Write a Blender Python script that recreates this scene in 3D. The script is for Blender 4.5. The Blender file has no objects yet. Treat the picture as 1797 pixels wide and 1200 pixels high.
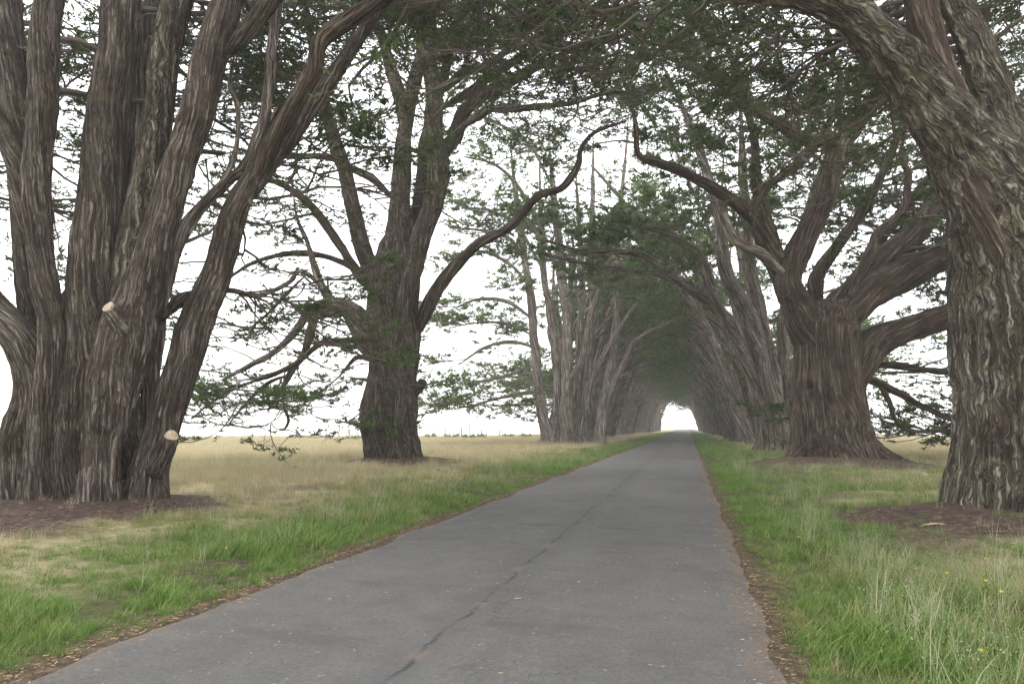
import bpy, math, random
import numpy as np
from mathutils import Matrix, Vector

# ------------------------------------------------------------------ camera, world, sun, exposure
SC = bpy.context.scene
COL = SC.collection
FPX, VX, VY, CAMH = 1150.0, 1208.0, 750.0, 1.65       # focal length and road vanishing point in photo pixels
TH = math.atan((VY - 600) / FPX)
PSI = math.atan((VX - 898.5) / FPX * math.cos(TH))
cam_d = bpy.data.cameras.new('camera'); cam = bpy.data.objects.new('camera', cam_d); COL.objects.link(cam)
cam_d.sensor_width = 36.0; cam_d.lens = FPX * 36.0 / 1797.0
cam_d.clip_start = 0.1; cam_d.clip_end = 4000.0
cam.location = (0, 0, CAMH)
cam.rotation_euler = (math.pi / 2 + TH, 0, PSI)
SC.camera = cam

SUN_EL, SUN_AZ = math.radians(58), math.radians(-60)   # azimuth measured from +Y towards +X
w = bpy.data.worlds.new('World'); SC.world = w; w.use_nodes = True
nt = w.node_tree; nt.nodes.clear()
o_ = nt.nodes.new('ShaderNodeOutputWorld'); b_ = nt.nodes.new('ShaderNodeBackground')
s_ = nt.nodes.new('ShaderNodeTexSky'); s_.sky_type = 'NISHITA'; s_.sun_disc = False
s_.sun_elevation = SUN_EL; s_.sun_rotation = SUN_AZ; s_.dust_density = 4.0
hs = nt.nodes.new('ShaderNodeHueSaturation'); hs.inputs['Saturation'].default_value = 0.25
mx = nt.nodes.new('ShaderNodeMix'); mx.data_type = 'RGBA'
mx.inputs[0].default_value = 0.85                      # fog cover: an even white overcast over the clear sky
mx.inputs[7].default_value = (8.6, 8.75, 9.0, 1)
nt.links.new(s_.outputs[0], hs.inputs['Color']); nt.links.new(hs.outputs[0], mx.inputs[6])
nt.links.new(mx.outputs[2], b_.inputs['Color']); b_.inputs['Strength'].default_value = 0.13
nt.links.new(b_.outputs[0], o_.inputs[0])
sun_d = bpy.data.lights.new('sun', 'SUN'); sun_d.energy = 1.1; sun_d.angle = math.radians(25); sun_d.color = (1, .97, .92)
sun = bpy.data.objects.new('sun', sun_d); COL.objects.link(sun)
sdir = Vector((math.sin(SUN_AZ) * math.cos(SUN_EL), math.cos(SUN_AZ) * math.cos(SUN_EL), math.sin(SUN_EL)))
sun.rotation_euler = sdir.to_track_quat('Z', 'Y').to_euler(); sun.location = sdir * 60
SC.view_settings.view_transform = 'Standard'; SC.view_settings.look = 'None'
SC.view_settings.exposure = 1.4; SC.view_settings.gamma = 1.0; SC.view_settings.use_curve_mapping = False
SC.render.engine = 'CYCLES'
cy = SC.cycles
cy.use_denoising = True
cy.max_bounces = 5; cy.diffuse_bounces = 4; cy.glossy_bounces = 2; cy.transmission_bounces = 3
cy.volume_bounces = 1; cy.transparent_max_bounces = 6

# ------------------------------------------------------------------ helpers
rng = np.random.default_rng(11)
Fh = np.array([-math.sin(PSI), math.cos(PSI), 0.0])
Rr = np.array([math.cos(PSI), math.sin(PSI), 0.0])
Ff = np.array([-math.sin(PSI) * math.cos(TH), math.cos(PSI) * math.cos(TH), math.sin(TH)])
Uu = np.cross(Rr, Ff)
CAM = np.array([0, 0, CAMH])

def P(x, y, D):
    """photo pixel at horizontal distance D ahead of the camera -> world point"""
    d = Rr * (x - 898.5) / FPX + Uu * (600 - y) / FPX + Ff
    return CAM + d * (D / d.dot(Fh))

def G(x, y):
    """photo pixel on the level ground"""
    d = Rr * (x - 898.5) / FPX + Uu * (600 - y) / FPX + Ff
    return CAM + d * (-CAMH / d[2])

_T = rng.random((32, 32, 32)) * 2 - 1
def noise(p):
    p = np.asarray(p, dtype=np.float64); i = np.floor(p).astype(np.int64); f = p - i
    f = f * f * (3 - 2 * f)
    a = i & 31; b = (i + 1) & 31
    x0, y0, z0 = a[..., 0], a[..., 1], a[..., 2]; x1, y1, z1 = b[..., 0], b[..., 1], b[..., 2]
    fx, fy, fz = f[..., 0], f[..., 1], f[..., 2]
    c00 = _T[x0, y0, z0] * (1 - fx) + _T[x1, y0, z0] * fx
    c10 = _T[x0, y1, z0] * (1 - fx) + _T[x1, y1, z0] * fx
    c01 = _T[x0, y0, z1] * (1 - fx) + _T[x1, y0, z1] * fx
    c11 = _T[x0, y1, z1] * (1 - fx) + _T[x1, y1, z1] * fx
    return (c00 * (1 - fy) + c10 * fy) * (1 - fz) + (c01 * (1 - fy) + c11 * fy) * fz

def n3(x, y, z): return noise(np.stack(np.broadcast_arrays(x, y, z), -1))
def sstep(a, b, x): t = np.clip((x - a) / (b - a), 0, 1); return t * t * (3 - 2 * t)
def unit(v): return v / np.maximum(np.linalg.norm(v, axis=-1, keepdims=True), 1e-9)

def mesh_from(name, V, faces, attrs=None, smooth=True, mats=()):
    """faces: list of int arrays (n,3) or (n,4)"""
    me = bpy.data.meshes.new(name)
    V = np.asarray(V, dtype=np.float32)
    me.vertices.add(len(V)); me.vertices.foreach_set('co', V.ravel())
    faces = [np.asarray(f, dtype=np.int32) for f in faces if len(f)]
    idx = np.concatenate([f.ravel() for f in faces])
    tot = np.concatenate([np.full(len(f), f.shape[1], dtype=np.int32) for f in faces])
    st = np.concatenate([[0], np.cumsum(tot)[:-1]]).astype(np.int32)
    me.loops.add(len(idx)); me.loops.foreach_set('vertex_index', idx)
    me.polygons.add(len(tot)); me.polygons.foreach_set('loop_start', st)
    me.polygons.foreach_set('use_smooth', np.full(len(tot), smooth, dtype=bool))
    for k, a in (attrs or {}).items():
        a = np.asarray(a, dtype=np.float32)
        if a.ndim == 1:
            at = me.attributes.new(k, 'FLOAT', 'POINT'); at.data.foreach_set('value', a)
        else:
            at = me.attributes.new(k, 'FLOAT_VECTOR', 'POINT'); at.data.foreach_set('vector', a.ravel())
    for m in mats: me.materials.append(m)
    me.update(calc_edges=True); me.validate()
    return me

def obj(name, me, parent=None, kind=None, loc=None):
    o = bpy.data.objects.new(name, me); COL.objects.link(o)
    if parent is not None: o.parent = parent
    if kind: o['kind'] = kind
    if loc is not None: o.location = loc
    return o

def tag(o, label, cat, group=None):
    o['label'] = label; o['category'] = cat
    if group: o['group'] = group
    return o

class MB:
    """collects pieces of one mesh"""
    def __init__(s): s.V = []; s.F = []; s.n = 0; s.A = {}
    def add(s, V, faces, attrs=None):
        V = np.asarray(V)
        for f in faces: s.F.append(np.asarray(f) + s.n)
        s.V.append(V); s.n += len(V)
        for k, a in (attrs or {}).items(): s.A.setdefault(k, []).append(np.asarray(a))
    def mesh(s, name, mats, smooth=True):
        return mesh_from(name, np.concatenate(s.V), s.F, {k: np.concatenate(a) for k, a in s.A.items()}, smooth, mats)

# ------------------------------------------------------------------ materials
def new_mat(name):
    m = bpy.data.materials.new(name); m.use_nodes = True
    t = m.node_tree; t.nodes.clear()
    out = t.nodes.new('ShaderNodeOutputMaterial')
    return m, t, out
def N(t, typ, **kw):
    n = t.nodes.new(typ)
    for k, v in kw.items():
        if k in n.inputs: n.inputs[k].default_value = v
        else: setattr(n, k, v)
    return n
def ramp(t, fac, stops):
    r = t.nodes.new('ShaderNodeValToRGB'); e = r.color_ramp.elements
    while len(e) < len(stops): e.new(0.5)
    for k, (p, c) in enumerate(stops):
        e[k].position = p; e[k].color = (c[0], c[1], c[2], 1) if isinstance(c, (tuple, list)) else (c, c, c, 1)
    t.links.new(fac, r.inputs[0]); return r.outputs[0]
def mixc(t, fac, a, b, mode='MIX'):
    m = t.nodes.new('ShaderNodeMix'); m.data_type = 'RGBA'; m.blend_type = mode
    for s, v in ((0, fac), (6, a), (7, b)):
        if hasattr(v, 'links'): t.links.new(v, m.inputs[s])
        else: m.inputs[s].default_value = v if not isinstance(v, tuple) else (v[0], v[1], v[2], 1)
    return m.outputs[2]
def math_(t, op, a, b=None, clamp=False):
    m = t.nodes.new('ShaderNodeMath'); m.operation = op; m.use_clamp = clamp
    for s, v in ((0, a), (1, b)):
        if v is None: continue
        if hasattr(v, 'links'): t.links.new(v, m.inputs[s])
        else: m.inputs[s].default_value = v
    return m.outputs[0]

def bark_material(name, dark, mid, pale, lichen=(.17, .17, .09), lich=0.35, scale=1.0, bump=0.09, inner=(.055, .038, .030), zs=.05, warp=.11):
    m, t, out = new_mat(name)
    at = N(t, 'ShaderNodeAttribute', attribute_name='bk')
    mp = N(t, 'ShaderNodeMapping'); mp.inputs['Scale'].default_value = (1, 1, zs); t.links.new(at.outputs['Vector'], mp.inputs[0])
    # domain warp so that the strips weave
    wn = N(t, 'ShaderNodeTexNoise', Scale=2.2, Detail=2.0); t.links.new(at.outputs['Vector'], wn.inputs['Vector'])
    wa = N(t, 'ShaderNodeVectorMath', operation='MULTIPLY_ADD'); wa.inputs[1].default_value = (warp, warp, .012)
    t.links.new(wn.outputs['Color'], wa.inputs[0]); t.links.new(mp.outputs[0], wa.inputs[2])
    n1 = N(t, 'ShaderNodeTexNoise', Scale=13.0 * scale, Detail=5.0, Roughness=.62); t.links.new(wa.outputs[0], n1.inputs['Vector'])
    n2 = N(t, 'ShaderNodeTexNoise', Scale=34.0 * scale, Detail=3.0, Roughness=.6); t.links.new(wa.outputs[0], n2.inputs['Vector'])
    n3_ = N(t, 'ShaderNodeTexNoise', Scale=.9, Detail=4.0, Roughness=.6); t.links.new(at.outputs['Vector'], n3_.inputs['Vector'])
    n4 = N(t, 'ShaderNodeTexNoise', Scale=3.1, Detail=4.0, Roughness=.65); t.links.new(at.outputs['Vector'], n4.inputs['Vector'])
    base = ramp(t, n1.outputs[0], [(.36, dark), (.49, mid), (.62, pale)])
    fine = ramp(t, n2.outputs[0], [(.32, .55), (.68, 1.35)])
    c = mixc(t, 1.0, base, fine, 'MULTIPLY')
    # braided furrows: red-brown inner bark shows between the strips
    f1 = N(t, 'ShaderNodeTexNoise', Scale=8.5 * scale, Detail=2.5, Roughness=.55); t.links.new(wa.outputs[0], f1.inputs['Vector'])
    f2 = N(t, 'ShaderNodeTexNoise', Scale=21.0 * scale, Detail=2.0, Roughness=.5); t.links.new(wa.outputs[0], f2.inputs['Vector'])
    k1 = ramp(t, math_(t, 'ABSOLUTE', math_(t, 'SUBTRACT', f1.outputs[0], .5)), [(.0, 0.0), (.075, 1.0)])
    k2 = ramp(t, math_(t, 'ABSOLUTE', math_(t, 'SUBTRACT', f2.outputs[0], .5)), [(.0, 0.0), (.06, 1.0)])
    fur = math_(t, 'MULTIPLY', k1, math_(t, 'ADD', math_(t, 'MULTIPLY', k2, .6), .4))
    c = mixc(t, math_(t, 'MULTIPLY', math_(t, 'SUBTRACT', 1.0, fur), .85), c, inner)
    big = ramp(t, n3_.outputs[0], [(.32, (.68, .62, .58)), (.68, (1.18, 1.16, 1.14))])
    c = mixc(t, 1.0, c, big, 'MULTIPLY')
    lm = ramp(t, n4.outputs[0], [(.52, 0.0), (.72, lich)])
    c = mixc(t, lm, c, lichen)
    oi = N(t, 'ShaderNodeObjectInfo')
    rv = ramp(t, oi.outputs['Random'], [(0, (.86, .84, .82)), (1, (1.12, 1.12, 1.12))])
    c = mixc(t, 1.0, c, rv, 'MULTIPLY')
    h = math_(t, 'ADD', math_(t, 'MULTIPLY', fur, .8), math_(t, 'ADD', math_(t, 'MULTIPLY', n1.outputs[0], .7), math_(t, 'MULTIPLY', n2.outputs[0], .4)))
    bp = N(t, 'ShaderNodeBump', Strength=1.0, Distance=bump); t.links.new(h, bp.inputs['Height'])
    bs = N(t, 'ShaderNodeBsdfPrincipled', Roughness=.92); bs.inputs['Specular IOR Level'].default_value = .15
    t.links.new(c, bs.inputs['Base Color']); t.links.new(bp.outputs[0], bs.inputs['Normal']); t.links.new(bs.outputs[0], out.inputs[0])
    return m

M_BARK = bark_material('cypress_bark', (.042, .033, .028), (.110, .091, .078), (.270, .240, .212), scale=1.35)
M_BARK_LICHEN = bark_material('cypress_bark_lichen', (.038, .030, .027), (.115, .104, .085), (.290, .275, .225), (.135, .14, .065), .6, .85, .11, zs=.085, warp=.26)
M_BARK_PALE = bark_material('cypress_bark_pale', (.10, .084, .072), (.235, .205, .180), (.43, .395, .352), (.18, .18, .13), .3, .8)
M_BARK_BROWN = bark_material('cypress_bark_brown', (.034, .026, .021), (.086, .067, .054), (.190, .158, .130), (.11, .105, .055), .3, .8)

M_BARK_FAR = bark_material('cypress_bark_far_lit', (.15, .128, .112), (.31, .278, .25), (.52, .485, .44), (.26, .26, .20), .25, .7, inner=(.10, .078, .064))  # grey far bark, colour lifted to stand in for light from the open field

def simple(name, col, rough=.9, var=.25, scale=6.0):
    m, t, out = new_mat(name)
    ge = N(t, 'ShaderNodeNewGeometry'); n = N(t, 'ShaderNodeTexNoise', Scale=scale, Detail=4.0); t.links.new(ge.outputs['Position'], n.inputs['Vector'])
    v = ramp(t, n.outputs[0], [(.3, 1 - var), (.7, 1 + var)])
    c = mixc(t, 1.0, col, v, 'MULTIPLY')
    bs = N(t, 'ShaderNodeBsdfPrincipled', Roughness=rough); bs.inputs['Specular IOR Level'].default_value = .2
    t.links.new(c, bs.inputs['Base Color']); t.links.new(bs.outputs[0], out.inputs[0])
    return m
M_TWIG = simple('twig_bark', (.125, .103, .088), .9, .35, 3.0)
M_CUT = simple('sawn_wood', (.33, .265, .185), .9, .4, 22.0)
M_POST = simple('weathered_post', (.23, .21, .19), .9, .25, 8.0)

def leaf_material(name, stops, trans=.4, posvar=True):
    m, t, out = new_mat(name)
    at = N(t, 'ShaderNodeAttribute', attribute_name='tint')
    c = ramp(t, at.outputs['Fac'], stops)
    if posvar:
        ge = N(t, 'ShaderNodeNewGeometry'); n = N(t, 'ShaderNodeTexNoise', Scale=.55, Detail=3.0); t.links.new(ge.outputs['Position'], n.inputs['Vector'])
        v = ramp(t, n.outputs[0], [(.3, (.7, .72, .75)), (.7, (1.3, 1.28, 1.1))])
        c = mixc(t, 1.0, c, v, 'MULTIPLY')
    bs = N(t, 'ShaderNodeBsdfPrincipled', Roughness=.75); bs.inputs['Specular IOR Level'].default_value = .2
    tr = N(t, 'ShaderNodeBsdfTranslucent'); mxs = N(t, 'ShaderNodeMixShader'); mxs.inputs[0].default_value = trans
    t.links.new(c, bs.inputs['Base Color']); t.links.new(c, tr.inputs['Color'])
    t.links.new(bs.outputs[0], mxs.inputs[1]); t.links.new(tr.outputs[0], mxs.inputs[2]); t.links.new(mxs.outputs[0], out.inputs[0])
    return m
M_LEAF = leaf_material('cypress_foliage', [(0, (.042, .056, .026)), (.5, (.064, .100, .036)), (.85, (.11, .175, .05)), (1, (.18, .235, .07))])

# ------------------------------------------------------------------ terrain
ROAD_L, ROAD_R = -4.42, 0.64
MOUNDS = []           # (x, y, inner radius, outer radius, height) bare raised soil round trunks
for (px, py, r0, r1, h) in ((150, 897, 2.5, 3.9, .22), (705, 815, 2.2, 3.9, .30), (1785, 932, 2.1, 3.5, .26), (1468, 821, 2.7, 4.8, .34)):
    g = G(px, py); MOUNDS.append((g[0], g[1], r0, r1, h))

def ground_z(x, y):
    x = np.asarray(x, float); y = np.asarray(y, float)
    e = np.maximum(np.maximum(ROAD_L - x, x - ROAD_R), 0.0)     # metres off the road edge
    z = -.02 + .05 * sstep(0, 1.5, e) + sstep(.5, 4, e) * (.10 * n3(x * .23, y * .23, 1.5) + .04 * n3(x * .9, y * .9, 4.2))
    z = z + sstep(10, 40, e) * .5 * n3(x * .025, y * .025, 8.1)
    for mx_, my_, r0, r1, h in MOUNDS:
        d = np.hypot(x - mx_, y - my_); z = z + h * (1 - sstep(r0 * .5, r1, d))
    # the open field on the left falls away behind a low crest
    far = sstep(-28, -48, x) * np.maximum(y * .96 - x * .26 - 118, 0)
    z = z - far * .035
    z = z - sstep(14, 60, x) * np.maximum(np.hypot(x, y) - 130, 0) * .02
    return z
def dirt_mask(x, y):
    m = np.zeros(np.broadcast(x, y).shape)
    for mx_, my_, r0, r1, h in MOUNDS:
        d = np.hypot(x - mx_, y - my_) + .9 * n3(np.asarray(x) * .9, np.asarray(y) * .9, 2.7) + .6 * n3(np.asarray(x) * 2.6, np.asarray(y) * 2.6, 5.7)
        m = np.maximum(m, 1 - sstep(r0, r0 + .75 * (r1 - r0), d))
    e = np.maximum(ROAD_L - np.asarray(x), np.asarray(x) - ROAD_R)
    strip = 1 - sstep(.05, .30, e + .25 * n3(np.asarray(x) * 1.7, np.asarray(y) * 1.7, 15.1))
    spots = sstep(.42, .62, n3(np.asarray(x) * .75, np.asarray(y) * .75, 12.3)) * (e < 7)
    return np.maximum(m, np.maximum(.85 * strip, .7 * spots))
def axis(lo, hi, c, fine, n):
    u = np.linspace(-1, 1, n); k = 4.6
    s = np.sinh(u * k) / np.sinh(k)
    a = np.where(s < 0, c + s * (c - lo), c + s * (hi - c))
    return a
gx = axis(-620, 620, -3, .2, 220); gy = axis(-60, 900, 12, .2, 250)
X, Y = np.meshgrid(gx, gy, indexing='xy')
Z = ground_z(X, Y)
ny, nx = X.shape
ii = np.arange(ny * nx).reshape(ny, nx)
quads = np.stack([ii[:-1, :-1], ii[:-1, 1:], ii[1:, 1:], ii[1:, :-1]], -1).reshape(-1, 4)
e_ = np.maximum(ROAD_L - X, X - ROAD_R)
green = np.clip(1 - sstep(1.6, 4.2, e_ + 1.3 * n3(X * .5, Y * .5, 3.3)), 0, 1)

def ground_material():
    m, t, out = new_mat('meadow_ground')
    ge = N(t, 'ShaderNodeNewGeometry')
    gr = N(t, 'ShaderNodeAttribute', attribute_name='green'); di = N(t, 'ShaderNodeAttribute', attribute_name='dirt')
    n1 = N(t, 'ShaderNodeTexNoise', Scale=.35, Detail=6.0, Roughness=.65); n2 = N(t, 'ShaderNodeTexNoise', Scale=9.0, Detail=6.0, Roughness=.7)
    n3_ = N(t, 'ShaderNodeTexNoise', Scale=60.0, Detail=3.0)
    for n in (n1, n2, n3_): t.links.new(ge.outputs['Position'], n.inputs['Vector'])
    dry = ramp(t, n1.outputs[0], [(.3, (.17, .155, .07)), (.5, (.29, .25, .145)), (.7, (.38, .325, .21))])
    grn = ramp(t, n1.outputs[0], [(.3, (.040, .042, .018)), (.5, (.062, .066, .026)), (.7, (.095, .085, .042))])
    c = mixc(t, gr.outputs['Fac'], dry, grn)
    soil = ramp(t, n2.outputs[0], [(.3, (.035, .024, .019)), (.55, (.075, .050, .040)), (.75, (.14, .10, .08))])
    c = mixc(t, di.outputs['Fac'], c, soil)
    v = ramp(t, n2.outputs[0], [(.3, .6), (.7, 1.3)]); c = mixc(t, 1.0, c, v, 'MULTIPLY')
    v = ramp(t, n3_.outputs[0], [(.3, .6), (.7, 1.35)]); c = mixc(t, 1.0, c, v, 'MULTIPLY')
    bp = N(t, 'ShaderNodeBump', Strength=.8, Distance=.05); t.links.new(n2.outputs[0], bp.inputs['Height'])
    bs = N(t, 'ShaderNodeBsdfPrincipled', Roughness=.95); bs.inputs['Specular IOR Level'].default_value = .1
    t.links.new(c, bs.inputs['Base Color']); t.links.new(bp.outputs[0], bs.inputs['Normal']); t.links.new(bs.outputs[0], out.inputs[0])
    return m
M_GROUND = ground_material()
gm = mesh_from('ground', np.stack([X.ravel(), Y.ravel(), Z.ravel()], -1), [quads],
               {'green': green.ravel(), 'dirt': dirt_mask(X, Y).ravel()}, True, (M_GROUND,))
obj('ground', gm, kind='structure')

# ------------------------------------------------------------------ road
def road_material():
    m, t, out = new_mat('worn_asphalt')
    at = N(t, 'ShaderNodeAttribute', attribute_name='rd')       # x across the road (0 at the centre seam), y along
    sep = N(t, 'ShaderNodeSeparateXYZ'); t.links.new(at.outputs['Vector'], sep.inputs[0])
    def nz(scale, det=4.0, rough=.6, sc=None):
        n = N(t, 'ShaderNodeTexNoise', Scale=scale, Detail=det, Roughness=rough)
        if sc:
            mp = N(t, 'ShaderNodeMapping'); mp.inputs['Scale'].default_value = sc
            t.links.new(at.outputs['Vector'], mp.inputs[0]); t.links.new(mp.outputs[0], n.inputs['Vector'])
        else: t.links.new(at.outputs['Vector'], n.inputs['Vector'])
        return n.outputs[0]
    big = nz(.7, 5.0, .6, (1, .5, 1)); mid = nz(3.2, 5.0); fine = nz(95.0, 3.0, .7); patch = nz(.9, 6.0, .65, (.55, 1.6, 1))
    c = ramp(t, big, [(.3, (.054, .0510, .0475)), (.7, (.075, .0712, .0665))])
    c = mixc(t, 1.0, c, ramp(t, mid, [(.3, .86), (.7, 1.12)]), 'MULTIPLY')
    c = mixc(t, 1.0, c, ramp(t, fine, [(.32, .62), (.5, .98), (.68, 1.42)]), 'MULTIPLY')
    c = mixc(t, 1.0, c, ramp(t, nz(24.0, 4.0, .75), [(.3, .72), (.5, 1.0), (.7, 1.35)]), 'MULTIPLY')
    # dark weathered ripples across the lanes
    c = mixc(t, ramp(t, patch, [(.56, 0.0), (.66, .55)]), c, (.034, .033, .033))
    # pale stones and droppings
    vo = N(t, 'ShaderNodeTexVoronoi', Scale=7.0); vo.feature = 'F1'; t.links.new(at.outputs['Vector'], vo.inputs['Vector'])
    sp = math_(t, 'MULTIPLY', ramp(t, vo.outputs['Distance'], [(.05, 1.0), (.11, 0.0)]), ramp(t, nz(1.3), [(.5, 0.0), (.62, 1.0)]))
    c = mixc(t, math_(t, 'MULTIPLY', sp, .75), c, (.34, .33, .30))
    # alligator cracks, in patches
    wn = N(t, 'ShaderNodeTexNoise', Scale=4.0, Detail=3.0); t.links.new(at.outputs['Vector'], wn.inputs['Vector'])
    wa = N(t, 'ShaderNodeVectorMath', operation='MULTIPLY_ADD'); wa.inputs[1].default_value = (.35, .35, 0); t.links.new(wn.outputs['Color'], wa.inputs[0]); t.links.new(at.outputs['Vector'], wa.inputs[2])
    vc = N(t, 'ShaderNodeTexVoronoi', Scale=5.2); vc.feature = 'DISTANCE_TO_EDGE'; t.links.new(wa.outputs[0], vc.inputs['Vector'])
    ck = ramp(t, vc.outputs['Distance'], [(.004, 1.0), (.02, 0.0)])
    ck = math_(t, 'MULTIPLY', ck, ramp(t, nz(.55, 3.0, .5, (1, .45, 1)), [(.50, 0.0), (.64, .9)]))
    ck = math_(t, 'MULTIPLY', ck, ramp(t, nz(2.7, 4.0, .6), [(.45, 0.0), (.55, 1.0)]))
    # the seam between the two lanes
    wob = math_(t, 'MULTIPLY', math_(t, 'SUBTRACT', nz(1.1, 6.0, .7, (.2, 1, 1)), .5), .34)
    ds = math_(t, 'ABSOLUTE', math_(t, 'SUBTRACT', sep.outputs[0], wob))
    seam = math_(t, 'MULTIPLY', ramp(t, ds, [(.006, 1.0), (.03, 0.0)]), ramp(t, nz(2.2, 5.0, .7), [(.42, .1), (.58, 1.0)]))
    halo = math_(t, 'MULTIPLY', ramp(t, ds, [(.0, 1.0), (.34, 0.0)]), .55)
    c = mixc(t, halo, c, (.045, .044, .044))
    c = mixc(t, math_(t, 'MULTIPLY', math_(t, 'MAXIMUM', ck, seam), .85), c, (.018, .017, .016))
    # fallen needles caught in the seam and along the edges
    lit = math_(t, 'MULTIPLY', ramp(t, ds, [(.02, 1.0), (.09, 0.0)]), ramp(t, nz(.8, 5.0, .7, (.4, 1.3, 1)), [(.53, 0.0), (.62, .6)]))
    edge = math_(t, 'MULTIPLY', ramp(t, math_(t, 'ADD', math_(t, 'ABSOLUTE', sep.outputs[0]), math_(t, 'MULTIPLY', mid, .8)), [(.0, 0), (1.0, 0.0)]), 1.0)
    ed = math_(t, 'ADD', math_(t, 'ABSOLUTE', sep.outputs[0]), math_(t, 'MULTIPLY', math_(t, 'SUBTRACT', mid, .5), .9))
    mr = N(t, 'ShaderNodeMapRange'); mr.inputs[1].default_value = 2.15; mr.inputs[2].default_value = 2.75; t.links.new(ed, mr.inputs[0])
    lit = math_(t, 'MAXIMUM', math_(t, 'MULTIPLY', lit, ramp(t, fine, [(.4, .2), (.55, 1.0)])),
                math_(t, 'MULTIPLY', math_(t, 'MULTIPLY', mr.outputs[0], .8), ramp(t, fine, [(.4, .15), (.6, 1.0)])))
    c = mixc(t, lit, c, (.17, .105, .065))
    h = math_(t, 'ADD', math_(t, 'MULTIPLY', fine, .5), math_(t, 'MULTIPLY', math_(t, 'MAXIMUM', ck, seam), -1.6))
    bp = N(t, 'ShaderNodeBump', Strength=.7, Distance=.012); t.links.new(h, bp.inputs['Height'])
    bs = N(t, 'ShaderNodeBsdfPrincipled', Roughness=.82); bs.inputs['Specular IOR Level'].default_value = .35
    t.links.new(c, bs.inputs['Base Color']); t.links.new(bp.outputs[0], bs.inputs['Normal']); t.links.new(bs.outputs[0], out.inputs[0])
    return m
M_ROAD = road_material()
ry = np.concatenate([np.arange(-8, 40, .2), np.arange(40, 120, 1.0), np.arange(120, 700, 6.0)])
ru = np.linspace(-1, 1, 27)
RC, RW = (ROAD_L + ROAD_R) / 2, (ROAD_R - ROAD_L) / 2
U, YY = np.meshgrid(ru, ry, indexing='xy')
wl = .10 * n3(YY * 1.1, 3.3, 1.2) + .05 * n3(YY * 4.1, 7.3, 1.2); wr = .07 * n3(YY * 1.3, 9.3, 5.2) + .04 * n3(YY * 4.3, 2.3, 5.2)
RX = RC + U * RW + np.where(U < 0, wl * (-U), wr * U)
RZ = .012 + .045 * (1 - U ** 2) + .012 * n3(RX * .5, YY * 1.1, 6.6) + .007 * n3(RX * 1.6, YY * 2.6, 1.6) - .05 * (np.abs(U) > .999)
ny, nx = RX.shape; ii = np.arange(ny * nx).reshape(ny, nx)
quads = np.stack([ii[:-1, :-1], ii[:-1, 1:], ii[1:, 1:], ii[1:, :-1]], -1).reshape(-1, 4)
rm = mesh_from('road', np.stack([RX.ravel(), YY.ravel(), RZ.ravel()], -1), [quads],
               {'rd': np.stack([(RX - RC).ravel(), YY.ravel(), np.zeros(RX.size)], -1)}, True, (M_ROAD,))
obj('road', rm, kind='structure')

# ------------------------------------------------------------------ tubes with bark
def spline(pts, vals, step):
    """Catmull-Rom through pts (n,3) with per-point values, resampled evenly"""
    p = np.asarray(pts, float); r = np.asarray(vals, float)
    p = np.vstack([2 * p[0] - p[1], p, 2 * p[-1] - p[-2]]); r = np.concatenate([[r[0]], r, [r[-1]]])
    out, ro = [], []
    for k in range(1, len(p) - 2):
        t = np.linspace(0, 1, 9)[:-1, None]
        a, b, c, d = p[k - 1], p[k], p[k + 1], p[k + 2]
        out.append(.5 * (2 * b + (c - a) * t + (2 * a - 5 * b + 4 * c - d) * t ** 2 + (3 * b - a - 3 * c + d) * t ** 3))
        ro.append(r[k] + (r[k + 1] - r[k]) * (t[:, 0] * t[:, 0] * (3 - 2 * t[:, 0])))
    out.append(p[-2][None]); ro.append(r[-2:-1])
    q = np.vstack(out); ro = np.concatenate(ro)
    s = np.concatenate([[0], np.cumsum(np.linalg.norm(np.diff(q, axis=0), axis=1))])
    n = max(int(s[-1] / step) + 1, 4)
    si = np.linspace(0, s[-1], n)
    q = np.stack([np.interp(si, s, q[:, k]) for k in range(3)], -1)
    return q, np.interp(si, s, ro), si

def frames(q):
    T = unit(np.gradient(q, axis=0)); n = np.zeros_like(T)
    v = np.cross(T[0], [0.31, .95, .02]); v /= np.linalg.norm(v)
    for k in range(len(T)):
        v = v - T[k] * v.dot(T[k]); v /= np.linalg.norm(v); n[k] = v
    return T, n, np.cross(T, n)

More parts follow.
